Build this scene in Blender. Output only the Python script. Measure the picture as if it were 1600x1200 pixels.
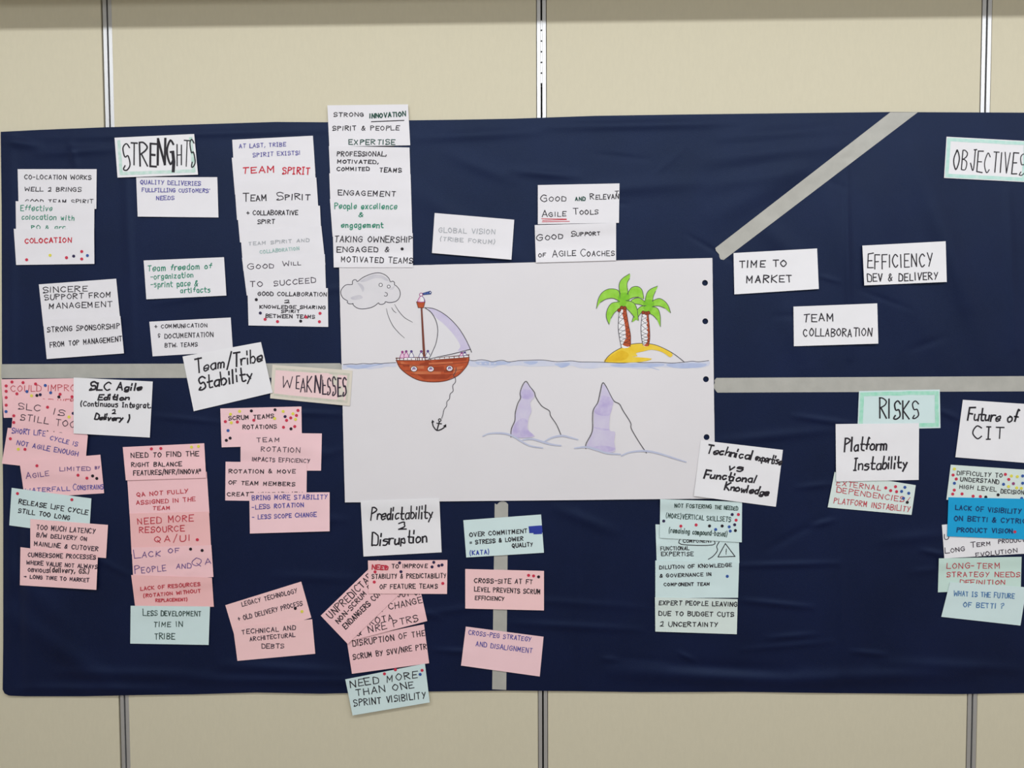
import bpy, math, random
import numpy as np
from mathutils import Vector, Matrix
from mathutils.geometry import delaunay_2d_cdt

S = bpy.context.scene
for o in list(bpy.data.objects):
    bpy.data.objects.remove(o)
random.seed(7)

# ------------------------------------------------------------------ camera
F_PX = 1230.0
YAW, PITCH, ROLL = -0.02106, 0.04246, -0.00389
CAM = np.array([-0.03693, -2.13285, 1.55])
cy, sy, cp, sp, cr, sr = (math.cos(YAW), math.sin(YAW), math.cos(PITCH), math.sin(PITCH), math.cos(ROLL), math.sin(ROLL))
FWD = np.array([sy*cp, cy*cp, -sp])
R0 = np.array([cy, -sy, 0.0])
U0 = np.cross(R0, FWD)
RIGHT = cr*R0 + sr*U0
UP = -sr*R0 + cr*U0
cam = bpy.data.cameras.new('camera')
cam.sensor_width = 36.0
cam.lens = F_PX*36.0/1600.0
cam.clip_start = 0.05
cam_ob = bpy.data.objects.new('camera', cam)
S.collection.objects.link(cam_ob)
m = Matrix.Identity(4)
for i in range(3):
    m[i][0], m[i][1], m[i][2], m[i][3] = RIGHT[i], UP[i], -FWD[i], CAM[i]
cam_ob.matrix_world = m
S.camera = cam_ob

# ------------------------------------------------------------------ light
S.view_settings.view_transform = 'Standard'
S.view_settings.look = 'None'
S.view_settings.gamma = 1.0
S.view_settings.use_curve_mapping = False
S.view_settings.exposure = 0.0
W = bpy.data.worlds.new('world')
S.world = W
W.use_nodes = True
W.node_tree.nodes['Background'].inputs[0].default_value = (0.93, 0.985, 1.06, 1)
W.node_tree.nodes['Background'].inputs[1].default_value = 0.75

def area(name, loc, aim, sx, sy_, power, col=(0.955, 0.985, 1.03)):
    l = bpy.data.lights.new(name, 'AREA')
    l.shape = 'RECTANGLE'; l.size = sx; l.size_y = sy_; l.energy = power; l.color = col
    o = bpy.data.objects.new(name, l)
    S.collection.objects.link(o)
    o.location = loc
    o.rotation_euler = (Vector(aim) - Vector(loc)).to_track_quat('-Z', 'Y').to_euler()
    return o
area('tube_light', (0.35, -1.8, 3.02), (0.35, -1.0, 1.6), 5.6, 0.08, 56)
area('far_tube_light', (0.8, -4.2, 3.02), (0.8, -3.2, 1.5), 6.0, 0.5, 92)

# ------------------------------------------------------------------ helpers
def lin(c):
    out = []
    for v in c:
        v /= 255.0
        out.append(v/12.92 if v <= 0.04045 else ((v+0.055)/1.055)**2.4)
    return tuple(out)

MATS = {}
def mat(name, rgb, rough=0.85, metal=0.0, noise=0.0, nscale=40.0, rgb2=None, bump=0.0, bscale=300.0, stretch=(1, 1, 1), sheen=0.0, spec=0.3, thr=None):
    if name in MATS:
        return MATS[name]
    M = bpy.data.materials.new(name); M.use_nodes = True
    nt = M.node_tree; b = nt.nodes['Principled BSDF']
    c = lin(rgb)
    b.inputs['Base Color'].default_value = (*c, 1)
    b.inputs['Roughness'].default_value = rough
    b.inputs['Metallic'].default_value = metal
    b.inputs['Specular IOR Level'].default_value = spec
    if name == 'navy_cotton':
        b.inputs['Specular Tint'].default_value = (0.5, 0.7, 1, 1)
    if sheen:
        b.inputs['Sheen Weight'].default_value = sheen
        b.inputs['Sheen Roughness'].default_value = 0.45
        b.inputs['Sheen Tint'].default_value = (0.45, 0.6, 1, 1)
    tc = nt.nodes.new('ShaderNodeTexCoord'); mp = nt.nodes.new('ShaderNodeMapping')
    mp.inputs['Scale'].default_value = stretch
    nt.links.new(tc.outputs['Object'], mp.inputs['Vector'])
    if noise or rgb2:
        n = nt.nodes.new('ShaderNodeTexNoise'); n.inputs['Scale'].default_value = nscale; n.inputs['Detail'].default_value = 5
        nt.links.new(mp.outputs[0], n.inputs['Vector'])
        r = nt.nodes.new('ShaderNodeValToRGB')
        lo, hi = thr or (0.3, 0.7)
        r.color_ramp.elements[0].position = lo; r.color_ramp.elements[1].position = hi
        if rgb2:
            a_, b_ = c, lin(rgb2)
        else:
            a_, b_ = tuple(v*(1-noise) for v in c), tuple(min(1, v*(1+noise)) for v in c)
        r.color_ramp.elements[0].color = (*a_, 1); r.color_ramp.elements[1].color = (*b_, 1)
        nt.links.new(n.outputs['Fac'], r.inputs['Fac'])
        nt.links.new(r.outputs['Color'], b.inputs['Base Color'])
    if bump:
        n2 = nt.nodes.new('ShaderNodeTexNoise'); n2.inputs['Scale'].default_value = bscale; n2.inputs['Detail'].default_value = 4
        nt.links.new(mp.outputs[0], n2.inputs['Vector'])
        bp = nt.nodes.new('ShaderNodeBump'); bp.inputs['Strength'].default_value = bump; bp.inputs['Distance'].default_value = 0.002
        nt.links.new(n2.outputs['Fac'], bp.inputs['Height'])
        nt.links.new(bp.outputs[0], b.inputs['Normal'])
    MATS[name] = M
    return M

def unproj(px, py, h):
    """wall spot seen at photo pixel (px,py), h metres in front of the wall face; arrays allowed"""
    px = np.asarray(px, float); py = np.asarray(py, float); h = np.asarray(h, float)
    d = FWD[:, None] + RIGHT[:, None]*((px.ravel()-800)/F_PX) - UP[:, None]*((py.ravel()-600)/F_PX)
    t = (-h.ravel() - CAM[1])/d[1]
    return (CAM[:, None] + d*t).T

def link(o, parent=None):
    S.collection.objects.link(o)
    if parent is not None:
        o.parent = parent
    return o

def mesh_obj(name, verts, faces, mats, parent=None, origin=None, smooth=False, fmat=None):
    """one mesh object; verts in world space, stored relative to its origin"""
    v = np.asarray(verts, float)
    if origin is None:
        origin = v.mean(axis=0)
    me = bpy.data.meshes.new(name)
    me.from_pydata((v-origin).tolist(), [], faces)
    for mm in (mats if isinstance(mats, (list, tuple)) else [mats]):
        me.materials.append(mm)
    if fmat:
        for p, k in zip(me.polygons, fmat):
            p.material_index = k
    if smooth:
        for p in me.polygons:
            p.use_smooth = True
    o = bpy.data.objects.new(name, me)
    link(o, parent)
    o.location = Vector(origin) - (parent.location if parent is not None and parent.parent is None else Vector((0, 0, 0)))
    if parent is not None and parent.parent is not None:
        o.location = Vector(origin) - parent.location - parent.parent.location
    return o

def tag(o, label, cat, group=None):
    o['label'] = label; o['category'] = cat
    if group: o['group'] = group
    return o

def box(vs, fs, x0, x1, y0, y1, z0, z1):
    k = len(vs)
    vs += [(x0, y0, z0), (x1, y0, z0), (x1, y1, z0), (x0, y1, z0), (x0, y0, z1), (x1, y0, z1), (x1, y1, z1), (x0, y1, z1)]
    fs += [[k+a for a in f] for f in ((0, 3, 2, 1), (4, 5, 6, 7), (0, 1, 5, 4), (1, 2, 6, 5), (2, 3, 7, 6), (3, 0, 4, 7))]

def struct(name, boxes, mt, bevel=0.0):
    vs, fs = [], []
    for b in boxes:
        box(vs, fs, *b)
    o = mesh_obj(name, vs, fs, mt)
    o['kind'] = 'structure'
    if bevel:
        bv = o.modifiers.new('soft_edges', 'BEVEL'); bv.width = bevel; bv.segments = 2
    return o

# ------------------------------------------------------------------ room shell
PW = 1.17
GAP = 0.0136
m_wall = mat('beige_vinyl_wall', (211, 203, 178), 0.75, noise=0.014, nscale=70, stretch=(2.2, 1, 0.7), bump=0.1, bscale=320)
m_alu = mat('brushed_aluminium', (198, 198, 198), 0.42, metal=0.6, spec=0.4)
m_dark = mat('dark_gap', (48, 42, 38), 0.9)
panels = []
for k in range(-3, 3):
    panels.append((k*PW+GAP, (k+1)*PW-GAP, 0.0, 0.07, 0.0, 2.62))
struct('wall_back', panels, m_wall, 0.002)
struct('wall_back_core', [(-3*PW, 3*PW, 0.07, 0.12, 0.0, 2.62)], m_dark)
off = {-1: 0.004, 0: 0.0, 1: 0.0}
for i, k in enumerate((-1, 0, 1)):
    xc = k*PW + off[k]
    bx = []
    for s in (-1, 1):
        a, b = sorted((xc+s*0.0022, xc+s*0.0122)); bx.append((a, b, -0.0008, 0.05, 0.0, 2.62))
    t = struct('trim_%d' % (i+1), bx, m_alu, 0.0006)
    if k == 0:
        vs, fs = [], []
        for q in range(6):
            box(vs, fs, xc-0.0021, xc+0.0021, -0.0015, 0.03, 2.262+q*0.028, 2.262+q*0.028+0.024)
        mesh_obj('hinge', vs, fs, m_alu, parent=t)
m_ceil = mat('white_ceiling_tile', (225, 224, 218), 0.9, noise=0.03, nscale=3)
m_floor = mat('brown_carpet_floor', (126, 108, 78), 0.95, noise=0.2, nscale=60)
struct('floor', [(-6, 6, -8, 0.12, -0.05, 0.0)], m_floor)
struct('ceiling', [(-6, 6, -8, 0.12, 3.06, 3.1)], m_ceil)
struct('trim_header', [(-6, 6, -0.285, 0.12, 2.515, 3.06)], m_wall)

# ------------------------------------------------------------------ cloth
def pl(pts):
    xs = [p[0] for p in pts]; ys = [p[1] for p in pts]
    return lambda x: np.interp(x, xs, ys)
TOP = pl([(0, 206), (60, 203), (160, 199), (350, 193), (430, 190.5), (510, 191), (640, 188), (720, 187), (800, 185.5), (930, 181), (1060, 179), (1180, 177.5), (1390, 175), (1600, 176), (1720, 176)])
BOT = pl([(3, 1074), (6, 1083), (14, 1087), (40, 1088), (130, 1088), (220, 1086), (300, 1085), (400, 1082), (500, 1084), (640, 1081), (790, 1079), (900, 1080), (1000, 1081.5), (1150, 1081), (1300, 1083), (1500, 1084.5), (1600, 1083), (1720, 1084)])
LEFT = pl([(200, 1), (320, 2.5), (560, 3), (800, 5), (1000, 5), (1090, 4)])
CREASE = [  # x0 y0 x1 y1 height(mm) width(px)
    (1150, 884, 1310, 880, 1.3, 3), (1160, 938, 1270, 949, 1.4, 3), (1265, 822, 1302, 813, 1.2, 3), (1245, 762, 1300, 756, .9, 3),
    (1200, 997, 1275, 991, 1.2, 3), (1330, 1018, 1385, 1023, 1.2, 3), (1060, 1020, 1085, 1032, 1.1, 2.5), (940, 1029, 965, 1031, .9, 3),
    (800, 974, 1000, 984, 1.1, 4), (680, 1016, 772, 1021, 1.3, 3), (660, 960, 770, 945, .8, 4), (790, 935, 1010, 950, .7, 4),
    (960, 1050, 1300, 1064, 2.4, 9), (1050, 1040, 1240, 1052, -1.6, 7), (1250, 1060, 1520, 1052, 1.8, 8), (1380, 1035, 1590, 1045, 1.2, 6),
    (350, 1040, 540, 1050, 1.6, 6), (300, 1062, 620, 1064, 1.5, 5), (90, 1050, 330, 1056, 1.3, 6), (430, 820, 540, 812, .8, 4),
    (1120, 335, 1300, 240, 2.0, 16), (1110, 250, 1330, 222, 2.2, 11), (1125, 215, 1330, 200, 1.6, 8), (1110, 290, 1250, 262, 1.6, 10),
    (1190, 345, 1260, 420, 1.5, 12), (1290, 270, 1335, 470, 1.4, 14), (1322, 255, 1328, 560, 1.8, 3.5), (1345, 300, 1420, 560, 1.6, 16),
    (1430, 240, 1510, 470, 2.0, 14), (1470, 330, 1540, 560, 1.6, 14), (1575, 300, 1586, 545, 1.5, 5), (1400, 420, 1470, 560, 1.5, 16),
    (1360, 240, 1400, 380, 1.4, 14), (1225, 470, 1255, 570, 1.3, 12), (800, 266, 905, 276, 1.4, 5), (870, 300, 1090, 285, 1.2, 8),
    (650, 300, 830, 420, 1.0, 12), (650, 215, 840, 205, 1.2, 6), (850, 198, 1150, 192, 1.4, 5), (700, 240, 800, 280, 1.0, 8),
    (195, 240, 208, 560, 1.2, 5), (110, 225, 118, 260, 1.4, 4), (60, 240, 180, 232, 1.5, 5), (0, 218, 60, 228, 2.0, 5), (60, 216, 510, 203, 1.1, 4),
    (16, 215, 18, 1080, 1.6, 7), (26, 700, 30, 1070, -1.4, 6), (40, 660, 48, 1060, 1.2, 9), (10, 880, 120, 1000, 1.6, 14), (20, 960, 180, 1075, 2.0, 12),
    (30, 1075, 260, 1078, 1.5, 5), (345, 640, 545, 648, .9, 3), (240, 650, 345, 660, .8, 3), (1240, 650, 1340, 664, 1.1, 3), (1465, 640, 1500, 655, 1, 3),
    (1120, 690, 1300, 672, 1.0, 5), (1310, 800, 1318, 1050, .9, 5), (1440, 860, 1480, 868, 1.4, 3), (1380, 845, 1475, 835, .9, 6),
    (1160, 1015, 1300, 1003, .8, 3), (430, 900, 560, 905, .8, 5), (650, 720, 660, 780, .8, 4), (900, 800, 905, 1070, .7, 4), (870, 795, 960, 830, 1.0, 6),
]
rc = random.Random(3)
for _ in range(46):
    x = rc.uniform(40, 1580); y = rc.uniform(230, 1070); L = rc.uniform(20, 110); a = rc.gauss(0, .25)
    CREASE.append((x, y, x+L*math.cos(a), y+L*math.sin(a), rc.choice((-1, 1))*rc.uniform(.3, .8), rc.uniform(2, 4)))

def cloth_h(px, py):
    px = np.asarray(px, float); py = np.asarray(py, float)
    h = np.full(px.shape, 5.5)
    h += 1.0*np.sin(px/97+1.3*np.sin(py/143))*np.sin(py/121+0.7) + 0.6*np.sin(px/41+py/77+2*np.sin(px/190)) + 0.5*np.sin(py/33+px/260+1.5*np.sin(px/120))*np.sin(px/150)
    for x0, y0, x1, y1, a, w in CREASE:
        dx, dy = x1-x0, y1-y0; L2 = dx*dx+dy*dy
        t = ((px-x0)*dx+(py-y0)*dy)/L2
        tc = np.clip(t, 0, 1)
        d2 = (px-x0-tc*dx)**2+(py-y0-tc*dy)**2
        a = a*(2.6 if w < 6 else 3.0)
        h += a*np.exp(-d2/(2*w*w))*(0.35+0.65*np.sin(np.pi*tc))
    # pressed flat behind the poster
    e = np.minimum(np.minimum(px-545, 1100-px), np.minimum(py-430, 770-py))
    k = 1/(1+np.exp(-e/7.0))
    h = h*(1-k)+5.2*k+0.1*k*(h-5.2)
    return np.clip(h, 1.4, 16)/1000.0

m_cloth = mat('navy_cotton', (13, 20, 52), 0.5, noise=0.15, nscale=5, bump=0.25, bscale=620, sheen=0.02, spec=0.31)
NX, NY = 560, 300
sx_ = np.linspace(0, 1, NX); ty_ = np.linspace(0, 1, NY)
SX, TY = np.meshgrid(sx_, ty_)
PX = LEFT(200+TY*880)*(1-SX) + 1716*SX
PY = TOP(PX)*(1-TY) + BOT(PX)*TY
HH = cloth_h(PX, PY)
V = unproj(PX, PY, HH)
F = [[j*NX+i, (j+1)*NX+i, (j+1)*NX+i+1, j*NX+i+1] for j in range(NY-1) for i in range(NX-1)]
cloth = mesh_obj('cloth_backdrop', V, F, m_cloth, smooth=True)
sol = cloth.modifiers.new('thickness', 'SOLIDIFY'); sol.thickness = 0.0015; sol.offset = -1
tag(cloth, 'large navy blue cloth sheet hung flat across the beige wall panels', 'cloth')

# ------------------------------------------------------------------ papers
def inv_bilinear(q, px, py):
    """(u,v) of pixel points in quad q = TL,TR,BR,BL"""
    q = np.asarray(q, float)
    u = np.full(np.shape(px), .5); v = np.full(np.shape(px), .5)
    a = q[0]; b = q[1]-q[0]; c = q[3]-q[0]; d = q[0]-q[1]+q[2]-q[3]
    for _ in range(5):
        fx = a[0]+b[0]*u+c[0]*v+d[0]*u*v-px; fy = a[1]+b[1]*u+c[1]*v+d[1]*u*v-py
        ax = b[0]+d[0]*v; bx = c[0]+d[0]*u; ay = b[1]+d[1]*v; by = c[1]+d[1]*u
        det = ax*by-bx*ay
        u = u-(fx*by-bx*fy)/det; v = v-(ax*fy-ay*fx)/det
    return u, v

LAYERS = []
class Sheet:
    """a paper laid on what is already there: knows its height over the wall at any spot"""
    def __init__(self, quad, nu=22, nv=13, curl=0.0, base=None, wave=None, skip=False):
        self.q = np.asarray(quad, float); self.nu, self.nv = nu, nv
        u, v = np.meshgrid(np.linspace(0, 1, nu), np.linspace(0, 1, nv))
        q = self.q
        self.px = (q[0, 0]*(1-u)+q[1, 0]*u)*(1-v)+(q[3, 0]*(1-u)+q[2, 0]*u)*v
        self.py = (q[0, 1]*(1-u)+q[1, 1]*u)*(1-v)+(q[3, 1]*(1-u)+q[2, 1]*u)*v
        ch = cloth_h(self.px, self.py)
        h = np.full(u.shape, (np.percentile(ch, 97)+0.0006) if base is None else base)
        if wave is not None:
            h = h+wave(self.px, self.py)
        if base is None:
            h = np.maximum(h, ch+0.0007)
        for L in LAYERS:
            uu, vv = inv_bilinear(L.q, self.px, self.py)
            mu = 9/np.linalg.norm(L.q[1]-L.q[0]); mv = 9/np.linalg.norm(L.q[3]-L.q[0])
            ins = (uu > -mu) & (uu < 1+mu) & (vv > -mv) & (vv < 1+mv)
            if ins.any():
                h = np.where(ins, np.maximum(h, L.at(uu, vv)+0.0011), h)
        for _ in range(2):
            p = np.pad(h, 1, mode='edge')
            h = np.max([p[a:a+nv, b:b+nu] for a in range(3) for b in range(3)], axis=0) if _ == 0 else np.mean([p[a:a+nv, b:b+nu] for a in range(3) for b in range(3)], axis=0)
        if curl:
            ca, cb = random.uniform(.4, 1), random.uniform(.4, 1)
            h = h+curl*(v**2.2)*(ca*(1-u)+cb*u)+0.25*curl*(np.abs(2*u-1)**3)*random.uniform(0, 1)
        self.h = h
        if not skip:
            LAYERS.append(self)
    def at(self, u, v):
        u = np.clip(u, 0, 1)*(self.nu-1); v = np.clip(v, 0, 1)*(self.nv-1)
        i = np.minimum(u.astype(int), self.nu-2); j = np.minimum(v.astype(int), self.nv-2)
        fu = u-i; fv = v-j; h = self.h
        return (h[j, i]*(1-fu)+h[j, i+1]*fu)*(1-fv)+(h[j+1, i]*(1-fu)+h[j+1, i+1]*fu)*fv
    def height(self, px, py):
        u, v = inv_bilinear(self.q, np.asarray(px, float), np.asarray(py, float))
        return self.at(u, v)
    def place(self, pts, lift):
        p = np.asarray(pts, float)
        return unproj(p[:, 0], p[:, 1], self.height(p[:, 0], p[:, 1])+lift)
    def mesh(self, name, mt, parent=None):
        V = unproj(self.px, self.py, self.h)
        nu = self.nu
        F = [[j*nu+i, (j+1)*nu+i, (j+1)*nu+i+1, j*nu+i+1] for j in range(self.nv-1) for i in range(nu-1)]
        o = mesh_obj(name, V, F, mt, parent, smooth=True)
        s = o.modifiers.new('thickness', 'SOLIDIFY'); s.thickness = 0.0003; s.offset = -1
        return o

# ------------------------------------------------------------------ hand lettering: one-stroke glyphs, '~' marks a curved stroke
G = {
 'A': (4, '022842 1434'), 'B': (4, '0208 ~0828473605 ~0525443202'), 'C': (4, '~472806042243'), 'D': (4, '0208 ~0818374643321202'),
 'E': (3.6, '48080242 0535'), 'F': (3.6, '480802 0535'), 'G': (4.2, '~472806042243 434525'), 'H': (4, '0208 4248 0545'), 'I': (0.6, '0208'),
 '|': (2.4, '0828 1812 0222'), 'J': (3.6, '~3833220413 2848'), 'K': (4, '0208 480542'), 'L': (3.4, '080242'), 'M': (4.8, '0208245842'.replace('5842', '4842')), 'N': (4, '02084248'),
 'O': (4.2, '~2806042244462817'), 'P': (3.8, '0208 ~0828473605'), 'Q': (4.4, '~28060422444628 2441'), 'R': (4, '0208 ~0828473605 1542'),
 'S': (3.8, '~472807153543220213'), 'T': (4, '0848 2822'), 'U': (4, '~080412324448'), 'V': (4, '082248'), 'W': (6, '0812365268'),
 'X': (4, '0248 0842'), 'Y': (4, '0825 4812'), 'Z': (4, '08480242'),
 'a': (3.1, '~3616041233 3632'), 'b': (3, '0802 ~0516263422'+'12'), 'c': (3, '~3616041233'), 'd': (3.2, '~3616041233 3832'), 'e': (3.1, '~0434362605031233'),
 'f': (2.4, '~382813 1301'[:7]+' 0636'), 'g': (3.2, '~3616041233 ~36311001'), 'h': (3, '0802 ~04263532'), 'i': (0.8, '0602 0708'), 'j': (1.6, '~16110000 1718'),
 'k': (3, '0802 360432'), 'l': (0.8, '0802'), 'm': (4.4, '0602 ~05162522 ~25364542'), 'n': (3, '0602 ~05263532'), 'o': (3.1, '~2605031233352616'),
 'p': (3, '0600 ~0526343203'), 'q': (3.2, '~3616041233 3630'), 'r': (2.4, '0602 ~041636'), 's': (3, '~361605342202'), 't': (2.6, '~18132232 0636'),
 'u': (3, '~06031233 3632'), 'v': (3, '061236'), 'w': (4.2, '0612253246'), 'x': (3, '0632 3602'), 'y': (3, '0623 3600'), 'z': (3, '06360232'),
 '2': (3.6, '~072838363402 0242'), '3': (3, '~0828360534320203'), '&': (4.4, '~42162837261503122245'), '+': (3.6, '0545 2723'), '-': (3, '0535'), '.': (0.6, '0203'),
 ',': (1, '1301'), '!': (0.6, '0804 0302'), "'": (0.6, '0807'), '/': (2.6, '0139'), '(': (1.6, '~19060411'), ')': (1.6, '~09161401'), '=': (3, '0636 0434'),
 '?': (3, '~072838361514 1312'), '>': (4.4, '0545 364534'), '*': (1.6, '~07181705 0525'), ';': (3, '~3718062513 0424'),
}
def smooth(pts, n=4, closed=False):
    P = [np.array(p, float) for p in pts]
    if len(P) < 3:
        return P
    out = []
    K = len(P)
    for i in range(K if closed else K-1):
        if closed:
            a, b, c, d = P[i-1], P[i], P[(i+1) % K], P[(i+2) % K]
        else:
            a, b, c, d = P[max(i-1, 0)], P[i], P[i+1], P[min(i+2, K-1)]
        for k in range(n):
            t = k/n
            out.append(0.5*((2*b)+(c-a)*t+(2*a-5*b+4*c-d)*t*t+(3*b-a-3*c+d)*t**3))
    if not closed:
        out.append(P[-1])
    return out

STROKES = []
def ribbon(vs, fs, pts, w, maxseg=5.0, taper=False):
    """flat pen stroke of width w (pixels) along pts, appended to vs/fs in pixel space"""
    P = [np.array(pts[0], float)]
    for p in pts[1:]:
        p = np.array(p, float); d = np.linalg.norm(p-P[-1])
        if d < 1e-4: continue
        k = int(d//maxseg)+1
        a = P[-1]
        for i in range(1, k+1):
            P.append(a+(p-a)*i/k)
    if len(P) < 2:
        return
    d0 = P[0]-P[1]; d0 /= np.linalg.norm(d0); P[0] = P[0]+d0*w*.35
    d1 = P[-1]-P[-2]; d1 /= np.linalg.norm(d1); P[-1] = P[-1]+d1*w*.35
    run = []
    def flush(run):
        k = len(vs)
        STROKES.append((k, k+2*len(run), len(fs), len(fs)+len(run)-1))
        n = len(run)
        for i, p in enumerate(run):
            t = (run[min(i+1, n-1)]-run[max(i-1, 0)]); t = t/(np.linalg.norm(t)+1e-9)
            nn = np.array([-t[1], t[0]])*w*.5*(0.35+0.65*math.sin(math.pi*(0.12+0.76*i/(n-1))) if taper else 1)
            vs.append(p+nn); vs.append(p-nn)
        for i in range(n-1):
            fs.append([k+2*i, k+2*i+2, k+2*i+3, k+2*i+1])
    run = [P[0]]
    for i in range(1, len(P)):
        run.append(P[i])
        if i < len(P)-1:
            a = P[i]-P[i-1]; b = P[i+1]-P[i]
            if np.dot(a, b) < 0.5*np.linalg.norm(a)*np.linalg.norm(b):   # sharp bend: start a new strip there
                e = a/np.linalg.norm(a)*w*.4
                run[-1] = P[i]+e; flush(run); run = [P[i]-b/np.linalg.norm(b)*w*.4]
    flush(run)

def write(vs, fs, text, x0, y0, x1, y1, h, w):
    cursive = w >= 2 and any(c.islower() for c in text)
    GAPX = 1.5 if cursive else 2.2
    if h < 16: h *= 0.82 if not cursive else 0.95
    w *= 1.15 if cursive else 0.9
    slant = 0.18 if cursive else 0.03
    u = np.array([x1-x0, y1-y0], float); L = np.linalg.norm(u); u /= L; up = np.array([u[1], -u[0]])
    items = []; x = 0; big = 1.0
    for ch in text:
        if ch == '^': big = 1.45; continue
        if ch == ' ': x += 4.6; continue
        gw, st = G[ch]
        items.append((ch, x, big)); x += (gw*big+GAPX); big = 1.0
    T = x-GAPX
    k = L/T
    for ch, gx, big in items:
        gw, st = G[ch]
        jx, jy, js, ja = random.gauss(0, .12), random.gauss(0, .16), random.gauss(1, .04), random.gauss(0, .045)
        for s in st.split():
            cur = s[0] == '~'
            if cur: s = s[1:]
            pts = [(int(s[i]), int(s[i+1])-2) for i in range(0, len(s)-1, 2)]
            if cursive and ch.islower():     # small bodies, tall loops
                pts = [(a, b*.68 if b <= 4 else 2.72+(b-4)*1.55) for a, b in pts]
            pts = [(a+random.gauss(0, .07), b+random.gauss(0, .09)) for a, b in pts]
            if cur: pts = smooth(pts)
            o = []
            for a, b in pts:
                a2 = (gx+jx+(a*js+(ja+slant)*b)*big)*k; b2 = (b*js*big+jy)*h/6
                o.append(np.array([x0, y0])+u*a2+up*b2)
            ribbon(vs, fs, o, w*random.uniform(.85, 1.12))

INK = {'k': (38, 33, 40), 'r': (204, 42, 62), 'v': (88, 82, 160), 'g': (38, 138, 108), 'f': (172, 174, 178), 'b': (45, 62, 160), 'd': (196, 62, 76),
       'n': (60, 48, 62), 't': (165, 196, 190), 'e': (34, 78, 66), 'm': (50, 72, 66), 'c': (84, 128, 176), 'y': (20, 60, 110), 'p': (112, 84, 140)}
def ink(k):
    return mat('ink_'+k, INK[k], 0.6)
DOTC = {'r': ('red', (205, 52, 78)), 'n': ('navy', (44, 36, 74)), 'k': ('black', (34, 26, 34)), 'b': ('blue', (52, 88, 160)), 'y': ('yellow', (226, 216, 84)), 'p': ('purple', (150, 70, 120))}
PAPER = {'w': (232, 229, 232), 'W': (236, 234, 236), 'p': (246, 200, 203), 'P': (247, 204, 204), 'S': (243, 190, 189), 'q': (245, 206, 210), 'm': (211, 230, 229), 'M': (202, 226, 216), 'n': (218, 230, 224), 'c': (34, 162, 214), 'B': (222, 214, 200)}
def paper(k):
    return mat('paper_'+k, PAPER[k], 0.9, noise=0.02, nscale=14, bump=0.05, bscale=500, spec=0.15)

FR = {'A': (0, 190, 4.286), 'B': (0, 400, 4.286), 'C': (340, 150, 4.286), 'D': (340, 330, 4.286), 'E': (0, 560, 4.286), 'F': (0, 760, 4.286), 'G': (660, 260, 4.286),
      'J': (340, 560, 5.217), 'K': (190, 680, 3.332), 'L': (490, 770, 3.334), 'M': (1000, 670, 3.636), 'N': (1270, 590, 4.848), 'O': (1400, 700, 4.0), 'Z': (1100, 150, 2.926), 'X': (0, 0, 1.0),
      'H': (520, 400, 5.333), 'I': (780, 410, 4.444), 'S': (520, 560, 4.286), 'T': (780, 560, 4.286)}
def fr(f, x, y):
    o = FR[f]
    return (o[0]+x/o[2], o[1]+y/o[2])

def part(name, sheet, vs, fs, mts, parent, lift, fmat=None):
    return mesh_obj(name, sheet.place(vs, lift), fs, mts, parent, fmat=fmat)

def lettering(sheet, parent, f, lines, wdef, name='lettering'):
    vs, fs, fm, keys = [], [], [], []
    STROKES.clear()
    sc = FR[f][2]
    for ln in lines:
        t, x0, y0, x1, y1, h = ln[:6]
        c = ln[6] if len(ln) > 6 else 'k'
        w = ln[7] if len(ln) > 7 else wdef
        n0 = len(fs)
        a = fr(f, x0, y0); b = fr(f, x1, y1)
        if t == '_':                                  # an underline
            ribbon(vs, fs, [a, ((a[0]+b[0])/2, (a[1]+b[1])/2+h), b], w)
        elif isinstance(t, list):                     # a free pen line
            ribbon(vs, fs, smooth([fr(f, *p) for p in t]) if len(t) > 3 else [fr(f, *p) for p in t], w)
        else:
            write(vs, fs, t, *a, *b, h/sc, w)
        if c not in keys: keys.append(c)
        fm += [keys.index(c)]*(len(fs)-n0)
    # one part for each block of writing: blocks stand well apart on the sheet
    box_ = np.array([[*np.min(vs[a:b], axis=0), *np.max(vs[a:b], axis=0)] for a, b, _, _ in STROKES])
    comp = list(range(len(STROKES)))
    def root(i):
        while comp[i] != i: i = comp[i]
        return i
    for i in range(len(STROKES)):
        gx = np.maximum(0, np.maximum(box_[:, 0]-box_[i, 2], box_[i, 0]-box_[:, 2])); gy = np.maximum(0, np.maximum(box_[:, 1]-box_[i, 3], box_[i, 1]-box_[:, 3]))
        for j in np.nonzero(np.hypot(gx, gy) < 10.0)[0]:
            a, b = root(i), root(int(j))
            if a != b: comp[max(a, b)] = min(a, b)
    blocks = {}
    for i in range(len(STROKES)):
        blocks.setdefault(root(i), []).append(STROKES[i])
    for st in blocks.values():
        v2, f2, m2, use = [], [], [], []
        for a, b, fa, fb in st:
            d = len(v2)-a
            v2 += vs[a:b]; f2 += [[k+d for k in f] for f in fs[fa:fb]]
            for q in fm[fa:fb]:
                if q not in use: use.append(q)
                m2.append(use.index(q))
        part(name, sheet, v2, f2, [ink(keys[q]) for q in use], parent, 0.0006, m2)

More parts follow.
